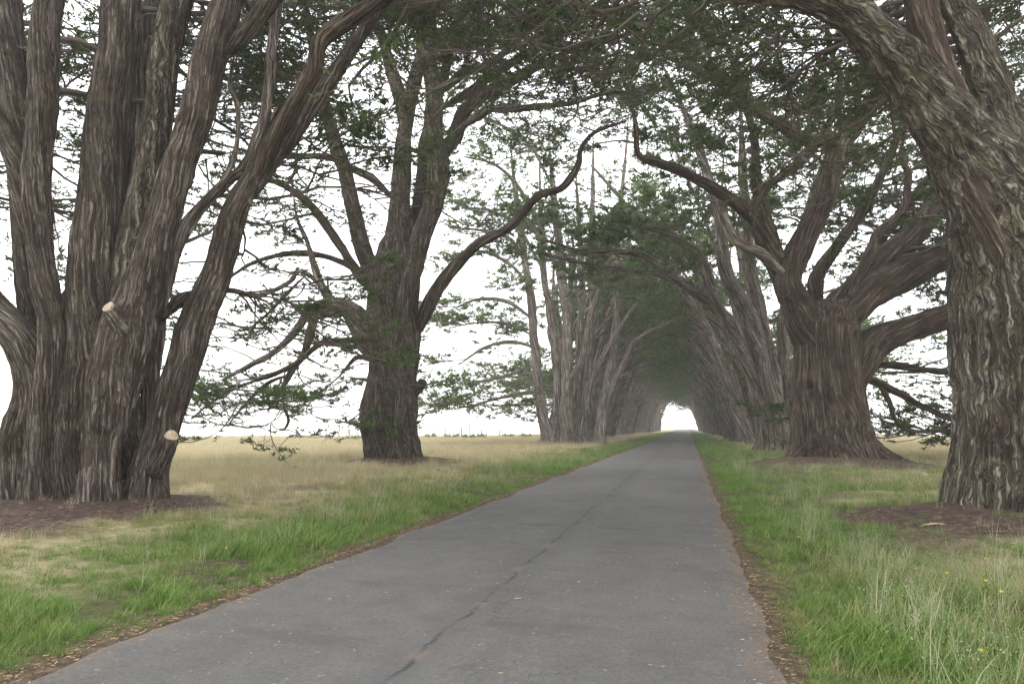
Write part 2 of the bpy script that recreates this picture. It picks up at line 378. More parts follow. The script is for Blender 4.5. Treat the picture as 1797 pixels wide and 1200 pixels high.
def bark_tube(mb, pts, rad, du=.05, dv=.12, lobe=.12, ridge=.015, rfreq=7.0, twist=.25, nmin=8, nmax=260, flare=0.0, wig=0.0, knots=0, seed=None, rz=.12):
    """pts (n,3), rad (n,) ; appends a displaced tube to mb ; returns the centreline"""
    sd = rng.uniform(0, 30) if seed is None else seed
    q, r, s = spline(pts, rad, dv)
    if wig:
        amp = wig * np.minimum(s / .8, 1)[:, None]
        q = q + amp * np.stack([n3(s * .55, sd, 1.1), n3(s * .55, sd, 5.7), .4 * n3(s * .55, sd, 9.2)], -1) * (r[:, None] * 2.0)
    T, A, B = frames(q)
    n = int(np.clip(2 * math.pi * np.percentile(r, 75) / du, nmin, nmax))
    ph = np.linspace(0, 2 * math.pi, n, endpoint=False)
    PH, S = np.meshgrid(ph, s); R = np.repeat(r[:, None], n, 1)
    tw = PH + twist * S / np.maximum(np.mean(r) * 3, .3)
    cx, sx = np.cos(tw), np.sin(tw)
    disp = R * lobe * (n3(cx * 1.3 + sd, sx * 1.3, S * .28) + .5 * n3(cx * 2.9, sx * 2.9 + sd, S * .55))
    if flare:                                   # root buttresses over the first metres
        fl = np.exp(-S / (flare * 1.1))
        disp = disp + R * fl * (.18 + .34 * n3(cx * 2.1, sx * 2.1, sd))
    if ridge:
        rf = R * rfreq
        wx = rz * 3 * n3(cx * rf * .4, sx * rf * .4, S * .9)
        rd = 1 - np.abs(n3(cx * rf + wx, sx * rf + sd, S * rfreq * rz))
        rd2 = 1 - np.abs(n3(cx * rf * 2.1, sx * rf * 2.1 + sd, S * rfreq * .3 + wx))
        disp = disp + ridge * (1.5 * (rd ** 2 - .5) + .55 * (rd2 ** 2 - .5)) * np.minimum(1, R / .12)
    for _ in range(knots):
        kp, ks = rng.uniform(0, 2 * math.pi), rng.uniform(.1, .95) * s[-1]
        kr = np.mean(r) * rng.uniform(.25, .5)
        dd = ((np.angle(np.exp(1j * (PH - kp))) * R) ** 2 + (S - ks) ** 2) / kr ** 2
        disp = disp + np.mean(r) * rng.uniform(.12, .3) * np.exp(-dd) * (1 - .9 * np.exp(-dd * 9))
    RR = np.maximum(R + disp, R * .3)
    V = q[:, None] + RR[..., None] * (np.cos(PH)[..., None] * A[:, None] + np.sin(PH)[..., None] * B[:, None])
    m = len(s); ii = np.arange(m * n).reshape(m, n); jj = np.roll(ii, -1, 1)
    F = np.stack([ii[:-1], jj[:-1], jj[1:], ii[1:]], -1).reshape(-1, 4)
    V = V.reshape(-1, 3)
    bk = np.stack([cx * R + sd, sx * R, S], -1).reshape(-1, 3)
    # close both ends
    V = np.vstack([V, q[0], q[-1] + T[-1] * r[-1] * .25]); bk = np.vstack([bk, [[sd, 0, 0], [sd, 0, s[-1]]]])
    c0, c1 = m * n, m * n + 1
    F3 = np.vstack([np.stack([np.full(n, c0), jj[0], ii[0]], -1), np.stack([np.full(n, c1), ii[-1], jj[-1]], -1)])
    mb.add(V, [F, F3], {'bk': bk})
    return q, r

# ------------------------------------------------------------------ batches of branches and leaves
def even(q, r, n=20):
    s = np.concatenate([[0], np.cumsum(np.linalg.norm(np.diff(q, axis=0), axis=1))]); si = np.linspace(0, s[-1], n)
    return np.stack([np.interp(si, s, q[:, k]) for k in range(3)], -1), np.interp(si, s, r), s[-1]

def grow(p0, d0, L, nseg, wander, trop, tz, g):
    """random-walk polylines; the direction is pulled towards elevation tz with weight trop"""
    n = len(p0); out = np.zeros((n, nseg + 1, 3)); out[:, 0] = p0; d = unit(d0); st = (L / nseg)[:, None]
    for k in range(nseg):
        d = d + wander * g.standard_normal((n, 3))
        h = d.copy(); h[:, 2] = 0; h = unit(h); tgt = h * np.cos(tz)[:, None]; tgt[:, 2] = np.sin(tz)
        d = unit(d * (1 - trop) + tgt * trop)
        out[:, k + 1] = out[:, k] + d * st
    return out

def pick(Pp, w, n, t0, t1, g):
    """n attachment points on polylines Pp (m,k,3) -> parent index, t, position, tangent"""
    m, k, _ = Pp.shape
    i = g.choice(m, n, p=w / w.sum()); t = t0 + (t1 - t0) * g.random(n) ** .8 if np.isscalar(t0) else t0[i] + (1 - t0[i]) * g.random(n) ** .8
    f = np.clip(t, 0, .9999) * (k - 1); a = f.astype(int); u = (f - a)[:, None]
    return i, t, Pp[i, a] * (1 - u) + Pp[i, a + 1] * u, unit(Pp[i, a + 1] - Pp[i, a])

def side_dirs(tan, ang, flat, g):
    """directions that leave a tangent at about ang, mostly sideways in the horizontal plane"""
    n = len(tan); up = np.array([0, 0, 1.0])
    s = unit(np.cross(tan, up) + 1e-3) * g.choice([-1, 1], n)[:, None]
    o = unit(s + (1 - flat) * g.standard_normal((n, 3)))
    o = unit(o - tan * np.sum(o * tan, 1, keepdims=True))
    a = ang * g.uniform(.65, 1.25, n)[:, None]
    return tan * np.cos(a) + o * np.sin(a)

def tubes(mb, Pp, r0, r1, sides):
    m, k, _ = Pp.shape
    T = unit(np.gradient(Pp, axis=1)); ref = np.array([.37, .21, .9])
    A = unit(np.cross(T, ref)); B = np.cross(T, A)
    rad = r0[:, None] + (r1 - r0)[:, None] * np.linspace(0, 1, k)[None] ** .8
    ph = np.linspace(0, 2 * math.pi, sides, endpoint=False)
    V = Pp[:, :, None] + rad[..., None, None] * (np.cos(ph)[:, None] * A[:, :, None] + np.sin(ph)[:, None] * B[:, :, None])
    ii = np.arange(m * k * sides).reshape(m, k, sides); jj = np.roll(ii, -1, 2)
    F = np.stack([ii[:, :-1], jj[:, :-1], jj[:, 1:], ii[:, 1:]], -1).reshape(-1, 4)
    mb.add(V.reshape(-1, 3), [F])

def leaves(mb, Pp, n, size, g, up=.35, wid=.24, tshift=0.0):
    m = len(Pp); i, t, p, tan = pick(Pp, np.ones(m), n, .12, 1.0, g)
    d = unit(tan * .8 + g.standard_normal((n, 3)) * np.array([.55, .55, .3]) + np.array([0, 0, up]))
    L = size * g.uniform(.55, 1.35, n)[:, None]; W = L * wid * g.uniform(.7, 1.3, n)[:, None]
    nrm = unit(np.array([0, 0, 1.0]) + .75 * g.standard_normal((n, 3))); s = unit(np.cross(d, nrm)); nn = np.cross(s, d)
    V = np.stack([p + s * W * .8, p + d * L + nn * L * .08, p - s * W * .8 + d * L * .25], 1).reshape(-1, 3)
    tw = g.random(m); tint = np.clip(.30 * tw[i] + .42 * g.random(n) + .25 * t + tshift, 0, 1)
    mb.add(V, [np.arange(n * 3).reshape(n, 3)], {'tint': np.repeat(tint, 3)})

def crown(tree, S, nb=0, n1=120, n2=900, n3_=6000, nl=45000, blen=(4, 8), l1=(1.6, 4.2), l2=(.7, 1.7), l3=(.22, .55), leaf=.2,
          seed=1, bias=None, tshift=0.0, btz=.15, bt0=.4, bare=0.0, sw=.5):
    """S: list of (q, r, weight, tmin, tz). tz = elevation the children tend to (negative: hanging).
    Adds the boughs, the twigs and the foliage to the tree"""
    g = np.random.default_rng(seed)
    Q, R, Ln, W, T0, TZ = [], [], [], [], [], []
    for (q, r, wt, tm, tz) in S:
        a, b, l = even(q, r); Q.append(a); R.append(b); Ln.append(l); W.append(wt * l * (1 - tm)); T0.append(tm); TZ.append(tz)
    Q = np.array(Q); R = np.array(R); W = np.array(W); T0 = np.array(T0); TZ = np.array(TZ)
    wood = MB(); fol = MB()
    if nb:
        i, t, p, tan = pick(Q, W, nb, np.maximum(T0, bt0), 1, g)
        az = g.uniform(0, 2 * math.pi, nb); o = np.stack([np.cos(az), np.sin(az), np.zeros(nb)], -1)
        if bias is not None: o = unit(o + np.asarray(bias))
        d = unit(tan * .45 + o); L = g.uniform(blen[0], blen[1], nb) * (1.15 - .5 * t)
        Bq = grow(p, d, L, 19, .18, .13, np.full(nb, btz), g)
        br = np.minimum(R[i, (t * 19).astype(int)] * .5, .0125 * L)
        tubes(wood, Bq[:, [0, 2, 4, 6, 8, 10, 12, 14, 16, 18, 19]], br, br * .22, 6)
        Q = np.concatenate([Q, Bq]); W = np.concatenate([W * sw, L * 1.3 * np.mean(W) / np.mean(L)]); T0 = np.concatenate([T0, np.full(nb, .22)])
        TZ = np.concatenate([TZ, np.full(nb, btz)])
    # branches
    i, t, p, tan = pick(Q, W, n1, T0, 1, g); L = g.uniform(l1[0], l1[1], n1) * (1.2 - .55 * t)
    P1 = grow(p, side_dirs(tan, .95, .55, g), L, 6, .18, .2, TZ[i] + g.normal(0, .18, n1), g)
    r1 = .008 + .009 * L; tubes(wood, P1, r1, r1 * .35, 4); tz1 = TZ[i]
    # twigs
    i, t, p, tan = pick(P1, L, n2, .18, 1, g); L2 = g.uniform(l2[0], l2[1], n2) * (1.2 - .5 * t)
    P2 = grow(p, side_dirs(tan, .85, .7, g), L2, 3, .2, .22, tz1[i] * .7 + .12 + g.normal(0, .2, n2), g)
    tubes(wood, P2, .004 + .006 * L2, np.full(n2, .004), 3); tz2 = tz1[i]
    # twiglets
    PP = np.concatenate([P2]); i, t, p, tan = pick(PP, L2 * np.exp(.9 * g.standard_normal(n2)), n3_, .25, 1, g); L3 = g.uniform(l3[0], l3[1], n3_)
    P3 = grow(p, side_dirs(tan, .75, .6, g), L3, 1, .16, .15, tz2[i] * .5 + .25 + g.normal(0, .2, n3_), g)
    tubes(wood, P3, np.full(n3_, .006), np.full(n3_, .003), 3)
    keep = P3 if not bare else P3[g.random(len(P3)) > bare]
    leaves(fol, keep, nl, leaf, g, tshift=tshift)
    w_ = obj('branches', wood.mesh('branches', (M_TWIG,)), tree, 'stuff')
    f_ = obj('foliage', fol.mesh('foliage', (M_LEAF,), False), tree, 'stuff')
    return w_, f_

def trace(D, pts, dd=0.0, de=None, rs=1.0):
    """[(x, y, width)] in photo pixels at distance D+dd (running to D+de) -> world points and radii"""
    k = len(pts); o, r = [], []
    for j, (x, y, wd) in enumerate(pts):
        DD = D + dd + ((de - dd) * j / (k - 1) if de is not None else 0)
        o.append(P(x, y, DD)); r.append(max(wd * .5 * DD / FPX * rs, .012))
    return np.array(o), np.array(r)

def tree_root(base, label, group=None):
    e = bpy.data.objects.new('cypress_tree', None); COL.objects.link(e); e.empty_display_size = .5
    e.location = base; tag(e, label, 'tree', group)
    return e

def part(tree, name, pts, rad, mat, **kw):
    """one bark tube as a part, in the tree's own space"""
    mb = MB(); off = np.array(tree.location)
    q, r = bark_tube(mb, pts - off, rad, **kw)
    o = obj(name, mb.mesh(name, (mat,)), tree)
    return q, r, o

def extend(pts, rad, up, length, n=3, bend=(0, 0, 0)):
    """carry a traced limb on beyond the picture"""
    d = unit(pts[-1] - pts[-2]); p, r = [pts], [rad]; cur = pts[-1]; rr = rad[-1]
    for k in range(n):
        d = unit(d + np.array(up) / n + np.array(bend)); cur = cur + d * length / n; rr = max(rr * .68, .02)
        p.append(cur[None]); r.append([rr])
    return np.vstack(p), np.concatenate(r)

def cut_face(parent, tree, c, nrm, r):
    """pale sawn disc, a little domed, proud of the stub end"""
    nrm = unit(np.asarray(nrm, float)); a = unit(np.cross(nrm, [.2, .1, .97])); b = np.cross(nrm, a)
    ph = np.linspace(0, 2 * math.pi, 20, endpoint=False); off = np.array(tree.location)
    ring = [c + (a * np.cos(p) + b * np.sin(p)) * r * (1 + .08 * math.sin(3 * p)) for p in ph]
    ring2 = [v - nrm * .05 for v in ring]
    V = np.vstack([ring, ring2, [c + nrm * .015]]) - off
    k = np.arange(20); j = (k + 1) % 20
    me = mesh_from('cut_end', V, [np.stack([np.full(20, 40), k, j], -1), np.stack([k, k + 20, j + 20, j], -1)], None, False, (M_CUT,))
    return obj('cut_end', me, parent)

DN = dict(du=.045, dv=.11, ridge=.034, rfreq=7.0, lobe=.17, wig=.12)      # near trees
DM = dict(du=.085, dv=.22, ridge=.045, rfreq=5.0, lobe=.17, wig=.12)     # trees at 30 m
DF = dict(du=.15, dv=.45, ridge=.035, rfreq=4.0, lobe=.16, wig=.15)      # trees at 50 m and more

# ------------------------------------------------------------------ tree 1: cluster of many stems beside the verge
def tree_many_stems():
    D = 14.0
    base = P(150, 888, D); base[2] = ground_z(base[0], base[1])
    T = tree_root(base, 'massive cypress of many crowded upright stems on bare soil, with sawn branch stubs')
    S = []
    def stem(pts, dd=0, de=None, name='stem', top=None, wt=1.0, t0=.55, tz=.1, mat=M_BARK, **kw):
        p, r = trace(D, pts, dd, de)
        if p[0][2] < .6: p[0] = p[0] - [0, 0, .35]
        elif name != 'trunk': r[0] *= .5
        if top: p, r = extend(p, r, top[0], top[1])
        k = dict(DN); k.update(kw)
        q, rr, o = part(T, name, p, r, mat, **k)
        S.append((q, rr, wt, t0, tz)); return q, rr, o
    stem([(146, 905, 150), (145, 830, 140), (146, 740, 130), (150, 640, 110), (160, 540, 80), (168, 480, 45)], 1.0, name='trunk', wt=0, flare=.5, lobe=.2)
    S.pop()
    stem([(44, 893, 60), (46, 800, 46), (50, 700, 50), (55, 600, 42), (52, 500, 42), (48, 400, 46), (40, 300, 50), (27, 200, 50), (20, 100, 46), (14, -20, 46)], .5, .9, top=((-.3, .1, .2), 3.5), flare=.35)
    stem([(66, 897, 58), (68, 800, 40), (78, 700, 40), (87, 575, 38), (77, 500, 44), (70, 400, 46), (66, 292, 46), (70, 167, 49), (80, 83, 50), (90, -20, 48)], -.75, -.3, top=((.1, -.1, .3), 3.5), knots=2, flare=.3)
    stem([(122, 897, 84), (132, 780, 72), (150, 680, 90), (162, 560, 82), (172, 450, 74), (182, 330, 67), (192, 208, 66), (205, 83, 66), (210, -20, 62)], -.25, .15, top=((0, .2, .3), 3.5), knots=5, flare=.4, lobe=.1)
    stem([(212, 893, 70), (206, 720, 62), (206, 600, 66), (222, 480, 58), (240, 390, 54), (262, 290, 50), (278, 190, 50), (292, 110, 50), (304, 50, 54), (316, -20, 56)], -.05, .3, top=((.2, .1, .3), 3.5), knots=4, flare=.3, mat=M_BARK_LICHEN)
    stem([(205, 520, 40), (215, 380, 36), (230, 260, 33), (243, 180, 32), (258, 60, 30), (276, -20, 30)], .7, 1.1, top=((0, .3, .3), 3.5), mat=M_BARK_PALE)
    q, r, oE = stem([(174, 898, 72), (175, 800, 58), (186, 740, 68), (204, 655, 84), (228, 585, 90), (250, 520, 70), (270, 458, 60), (293, 375, 56), (316, 292, 56), (343, 187, 55), (360, 125, 60), (385, 60, 58), (410, -20, 54)], -.85, -.5, top=((.3, -.2, .3), 3.5), knots=4, flare=.3, mat=M_BARK)
    p, r_ = trace(D, [(228, 585, 46), (210, 562, 36), (193, 543, 27)], -.85, -1.25)
    _, _, st = part(T, 'branch_stub', p, r_, M_BARK, **DN); cut_face(st, T, p[-1] + unit(p[-1] - p[-2]) * .07, p[-1] - p[-2] + np.array([0, -.15, 0]), .115)
    stem([(388, 105, 34), (430, 60, 30), (490, -15, 28)], -.5, -.7, name='limb', top=((.1, 0, .2), 3.5), t0=.4)
    stem([(252, 895, 78), (266, 820, 58), (290, 742, 52), (312, 658, 52), (337, 575, 55), (372, 500, 51), (388, 458, 48), (412, 378, 47), (440, 325, 40), (465, 285, 34)], -.25, -.1, flare=.35, knots=4, wt=0)
    S.pop()
    stem([(436, 340, 34), (465, 275, 30), (492, 225, 29), (525, 171, 30), (550, 121, 30), (562, 71, 28), (610, 35, 26), (667, 0, 24), (730, -45, 22)], -.1, -1.0, name='limb', top=((.2, -.1, .1), 3.5), t0=.6, mat=M_BARK_BROWN)
    stem([(442, 345, 32), (475, 283, 28), (512, 242, 26), (571, 150, 26), (629, 71, 24), (676, 0, 22), (705, -45, 20)], .2, .5, name='limb', top=((.1, .2, .2), 3.5), t0=.5)
    stem([(428, 300, 22), (450, 242, 19), (467, 187, 18), (480, 62, 17), (494, -20, 16)], .1, .4, name='limb', top=((0, .2, .3), 4), t0=.5, mat=M_BARK_PALE)
    stem([(232, 870, 30), (255, 740, 26), (272, 620, 22), (288, 520, 20), (325, 400, 20), (392, 325, 17), (433, 283, 14), (490, 190, 9)], .7, 1.4, name='limb', t0=.5, mat=M_BARK_PALE)
    stem([(338, 385, 12), (405, 290, 9), (418, 200, 8), (404, 150, 6), (412, 90, 4)], .9, 1.3, name='limb', t0=.3, mat=M_BARK_PALE)
    stem([(60, 460, 34), (52, 380, 36), (32, 285, 36), (0, 225, 36), (-40, 160, 34)], .3, .5, name='limb', top=((-.2, 0, .2), 3.5), t0=.5)
    stem([(20, 900, 74), (26, 790, 64), (52, 690, 54), (38, 612, 58), (0, 560, 54), (-45, 500, 46)], -.3, -.2, name='limb', top=((-.3, 0, .3), 3.5), t0=.6, flare=.3)
    p, r_ = trace(D, [(268, 826, 36), (285, 796, 32), (299, 768, 27)], -.45, -.75)
    _, _, st = part(T, 'branch_stub', p, r_, M_BARK, **DN); cut_face(st, T, p[-1] + unit(p[-1] - p[-2]) * .07, p[-1] - p[-2] + np.array([.1, -.1, 0]), .125)
    # a thinner green bough behind the leaning stem
    stem([(285, 560, 26), (310, 530, 22), (350, 515, 14), (410, 510, 9), (470, 530, 5)], .5, 1.6, name='limb', t0=.45, wt=3.2, tz=.0)
    crown(T, S, nb=90, n1=560, n2=3300, n3_=12000, nl=125000, blen=(4, 9), leaf=.13, seed=3, bias=(-.2, 1.5, 0), btz=.08, bt0=.38, sw=.10)
tree_many_stems()

# ------------------------------------------------------------------ tree 2: single rope-twisted trunk with drooping boughs
def tree_twisted():
    D = 30.6
    base = P(690, 812, D); base[2] = ground_z(base[0], base[1])
    T = tree_root(base, 'cypress with one thick rope-twisted trunk and drooping leafy boughs standing alone in the dry field')
    S = []
    def stem(pts, dd=0, de=None, name='limb', top=None, wt=1.0, t0=.45, tz=.1, mat=M_BARK, keep=True, **kw):
        p, r = trace(D, pts, dd, de)
        if p[0][2] < 1.0: p[0] = p[0] - [0, 0, .5]
        elif name != 'trunk': r[0] *= .5
        if top: p, r = extend(p, r, top[0], top[1])
        k = dict(DM); k.update(kw)
        q, rr, o = part(T, name, p, r, mat, **k)
        if keep: S.append((q, rr, wt, t0, tz))
        return q, rr, o
    stem([(692, 822, 116), (690, 790, 100), (688, 769, 94), (685, 727, 88), (690, 675, 84), (694, 600, 94), (692, 540, 92), (694, 490, 82), (700, 440, 60), (706, 395, 38), (710, 350, 18)], 0, name='trunk', keep=False, flare=.9, lobe=.24, wig=0, rz=.2, du=.055, dv=.14, mat=M_BARK, twist=.5, knots=5)
    stem([(698, 818, 34), (690, 750, 28), (697, 682, 26), (690, 630, 27), (704, 544, 30), (722, 480, 33), (738, 417, 36), (762, 354, 38), (767, 292, 40), (763, 229, 32), (760, 146, 29), (753, 62, 27), (750, -20, 24)], -1.25, -.7, name='stem', top=((.1, -.1, .4), 8), du=.055, dv=.14, knots=4)
    stem([(680, 520, 44), (690, 460, 42), (700, 375, 37), (706, 292, 32), (712, 208, 26), (726, 146, 24), (738, 95, 22), (750, 0, 20)], -.1, .2, name='stem', top=((0, .2, .3), 6), knots=4)
    stem([(708, 240, 22), (700, 170, 24), (683, 112, 22), (667, 62, 20), (645, 20, 18), (615, -25, 16)], .1, .6, top=((-.2, .1, .3), 6))
    stem([(712, 450, 26), (728, 370, 23), (742, 290, 22), (748, 240, 20), (775, 150, 18), (800, 60, 16)], .4, .9, name='stem', top=((.1, .3, .3), 6), mat=M_BARK_BROWN)
    stem([(775, 285, 26), (800, 238, 25), (812, 198, 24), (850, 167, 22), (892, 146, 19), (940, 118, 15), (1010, 85, 11), (1080, 60, 8)], .2, 1.5, t0=.3, wt=2.2)
    stem([(770, 255, 15), (850, 196, 15), (887, 192, 13), (990, 183, 10), (1060, 165, 7), (1120, 160, 5)], -.7, -2.2, t0=.3, wt=2.2)
    stem([(768, 192, 17), (825, 162, 17), (867, 129, 16), (925, 96, 15), (975, 67, 13), (1033, 25, 12), (1080, -20, 10)], -.7, -2.5, top=((.2, 0, .1), 4), t0=.35, mat=M_BARK_BROWN, wt=2.2)
    stem([(765, 170, 20), (812, 129, 19), (858, 115, 14), (920, 60, 10), (980, 10, 7)], .3, 1.8, t0=.35, wt=2.2)
    stem([(762, 100, 14), (800, 40, 12), (840, 5, 10), (900, -30, 8)], -.4, .4, top=((.2, 0, .1), 4), t0=.3, wt=2.2)
    stem([(722, 600, 28), (745, 548, 26), (775, 496, 23), (837, 429, 19), (892, 400, 17), (942, 346, 14), (987, 329, 12), (1015, 290, 10), (1020, 262, 8), (1045, 232, 6), (1100, 212, 4)], -.2, -3.0, t0=.6, wt=.5, mat=M_BARK_BROWN)
    stem([(676, 550, 36), (655, 490, 31), (632, 420, 28), (615, 350, 28), (600, 290, 27), (585, 237, 25), (572, 185, 22), (556, 110, 16), (540, 30, 12)], -.1, .3, name='stem', top=((-.1, .1, .4), 5), knots=3)
    stem([(645, 505, 19), (621, 471, 17), (575, 400, 15), (542, 358, 13), (504, 329, 11), (471, 317, 9), (420, 325, 6)], -.3, -1.5, t0=.45, tz=-.05, mat=M_BARK_BROWN)
    stem([(690, 350, 16), (650, 312, 15), (617, 296, 13), (575, 275, 12), (492, 275, 9), (440, 285, 6)], .5, 1.6, t0=.4)
    stem([(630, 480, 11), (604, 462, 10), (554, 446, 10), (504, 446, 9), (450, 458, 7), (405, 485, 4)], .2, .9, t0=.3, tz=-.1)
    # the thick low bough and the pieces that hang from it
    stem([(668, 640, 46), (648, 600, 46), (628, 562, 40), (608, 541, 28), (578, 531, 17), (545, 547, 14), (516, 585, 12), (475, 623, 10), (437, 642, 8), (390, 668, 5)], -.2, -1.6, t0=.52, wt=1.7, tz=-.28, mat=M_BARK_PALE)
    stem([(610, 540, 20), (592, 532, 16), (576, 524, 15), (560, 493, 13), (548, 455, 11), (538, 425, 8), (520, 380, 5), (515, 340, 3)], -.1, .5, t0=.5, mat=M_BARK_PALE)
    stem([(560, 497, 10), (538, 480, 9), (522, 476, 9), (507, 496, 8), (465, 515, 6), (420, 520, 4)], .3, 1.0, t0=.4, tz=-.1, mat=M_BARK_PALE)
    stem([(540, 480, 8), (500, 518, 7), (475, 546, 5), (440, 575, 3)], .3, .9, t0=.35, tz=-.2)
    stem([(622, 552, 22), (602, 547, 17), (557, 553, 15), (548, 572, 13), (535, 616, 11), (519, 642, 9), (490, 690, 6), (470, 720, 4)], -.6, -1.8, t0=.45, wt=1.5, tz=-.35)
    stem([(668, 597, 15), (640, 595, 12), (602, 597, 11), (570, 600, 10), (545, 616, 10), (519, 639, 9), (475, 658, 8), (427, 676, 6), (380, 700, 4), (335, 735, 3)], -1.3, -2.6, t0=.35, wt=2.2, tz=-.25, mat=M_BARK_BROWN)
    stem([(519, 639, 8), (502, 661, 7), (497, 705, 5), (507, 737, 5), (498, 755, 3)], -2.0, -2.3, t0=.35, wt=1.6, tz=-.3)
    stem([(505, 658, 6), (469, 673, 6), (430, 710, 5), (400, 745, 3)], -2.0, -2.4, t0=.3, wt=1.8, tz=-.25)
    stem([(655, 636, 10), (630, 626, 8), (611, 642, 6), (595, 661, 4), (560, 690, 3)], -.6, -1.0, t0=.4, wt=1.5, tz=-.4)
    p, r_ = trace(D, [(722, 690, 20), (736, 678, 17), (742, 667, 13)], -.3, -.5)
    part(T, 'branch_stub', p, r_, M_BARK, **DM)
    crown(T, S, nb=95, n1=720, n2=3900, n3_=16500, nl=165000, blen=(4, 9), leaf=.165, seed=8, bias=(0, .6, 0), btz=.06, bt0=.48)
tree_twisted()

# ------------------------------------------------------------------ tree 3: stout lichened trunk whose limb arches over the road
def tree_arching():
    D = 11.9
    base = P(1800, 915, D); base[2] = ground_z(base[0], base[1])
    T = tree_root(base, 'stout cypress trunk with shaggy lichened bark and a heavy limb arching over the road')
    S = []
    def stem(pts, dd=0, de=None, name='limb', top=None, wt=1.0, t0=.45, tz=.1, mat=M_BARK_LICHEN, keep=True, **kw):
        p, r = trace(D, pts, dd, de)
        if p[0][2] < .6: p[0] = p[0] - [0, 0, .4]
        elif name != 'trunk': r[0] *= .5
        if top: p, r = extend(p, r, top[0], top[1])
        k = dict(DN); k.update(dict(du=.036, dv=.08, ridge=.026, rfreq=6.0)); k.update(kw)
        q, rr, o = part(T, name, p, r, mat, **k)
        if keep: S.append((q, rr, wt, t0, tz))
        return q, rr, o
    stem([(1806, 925, 268), (1806, 880, 240), (1806, 800, 224), (1806, 700, 220), (1803, 600, 226), (1796, 500, 222), (1776, 408, 200), (1728, 312, 150), (1660, 215, 108), (1597, 135, 86), (1540, 68, 75), (1480, 20, 62), (1400, -12, 48), (1300, -14, 40), (1200, -35, 32)], 0, name='trunk', top=((-.1, .2, .3), 4), t0=.68, flare=.55, lobe=.09, twist=.08, ridge=.05, rfreq=4.8, knots=4, rz=.24, wig=0)
    stem([(1790, 560, 90), (1762, 450, 100), (1738, 385, 92), (1710, 300, 76), (1680, 200, 60), (1645, 111, 53), (1622, 30, 54), (1610, -40, 54)], -.35, .1, name='stem', top=((-.1, .1, .4), 4), mat=M_BARK_BROWN)
    stem([(1810, 600, 120), (1795, 460, 130), (1780, 360, 112), (1763, 250, 88), (1742, 150, 68), (1712, 70, 58), (1680, 10, 52), (1655, -50, 50)], .3, .7, name='stem', top=((0, .2, .4), 4))
    stem([(1825, 620, 110), (1840, 480, 130), (1850, 350, 110), (1868, 220, 90), (1885, 80, 80), (1895, -60, 70)], .1, .4, name='stem', top=((.3, .1, .3), 4))
    crown(T, S, nb=70, n1=520, n2=3400, n3_=12000, nl=125000, blen=(4, 8), leaf=.115, seed=21, bias=(-.7, 1.0, 0), btz=.03, bt0=.5, sw=.12)
tree_arching()

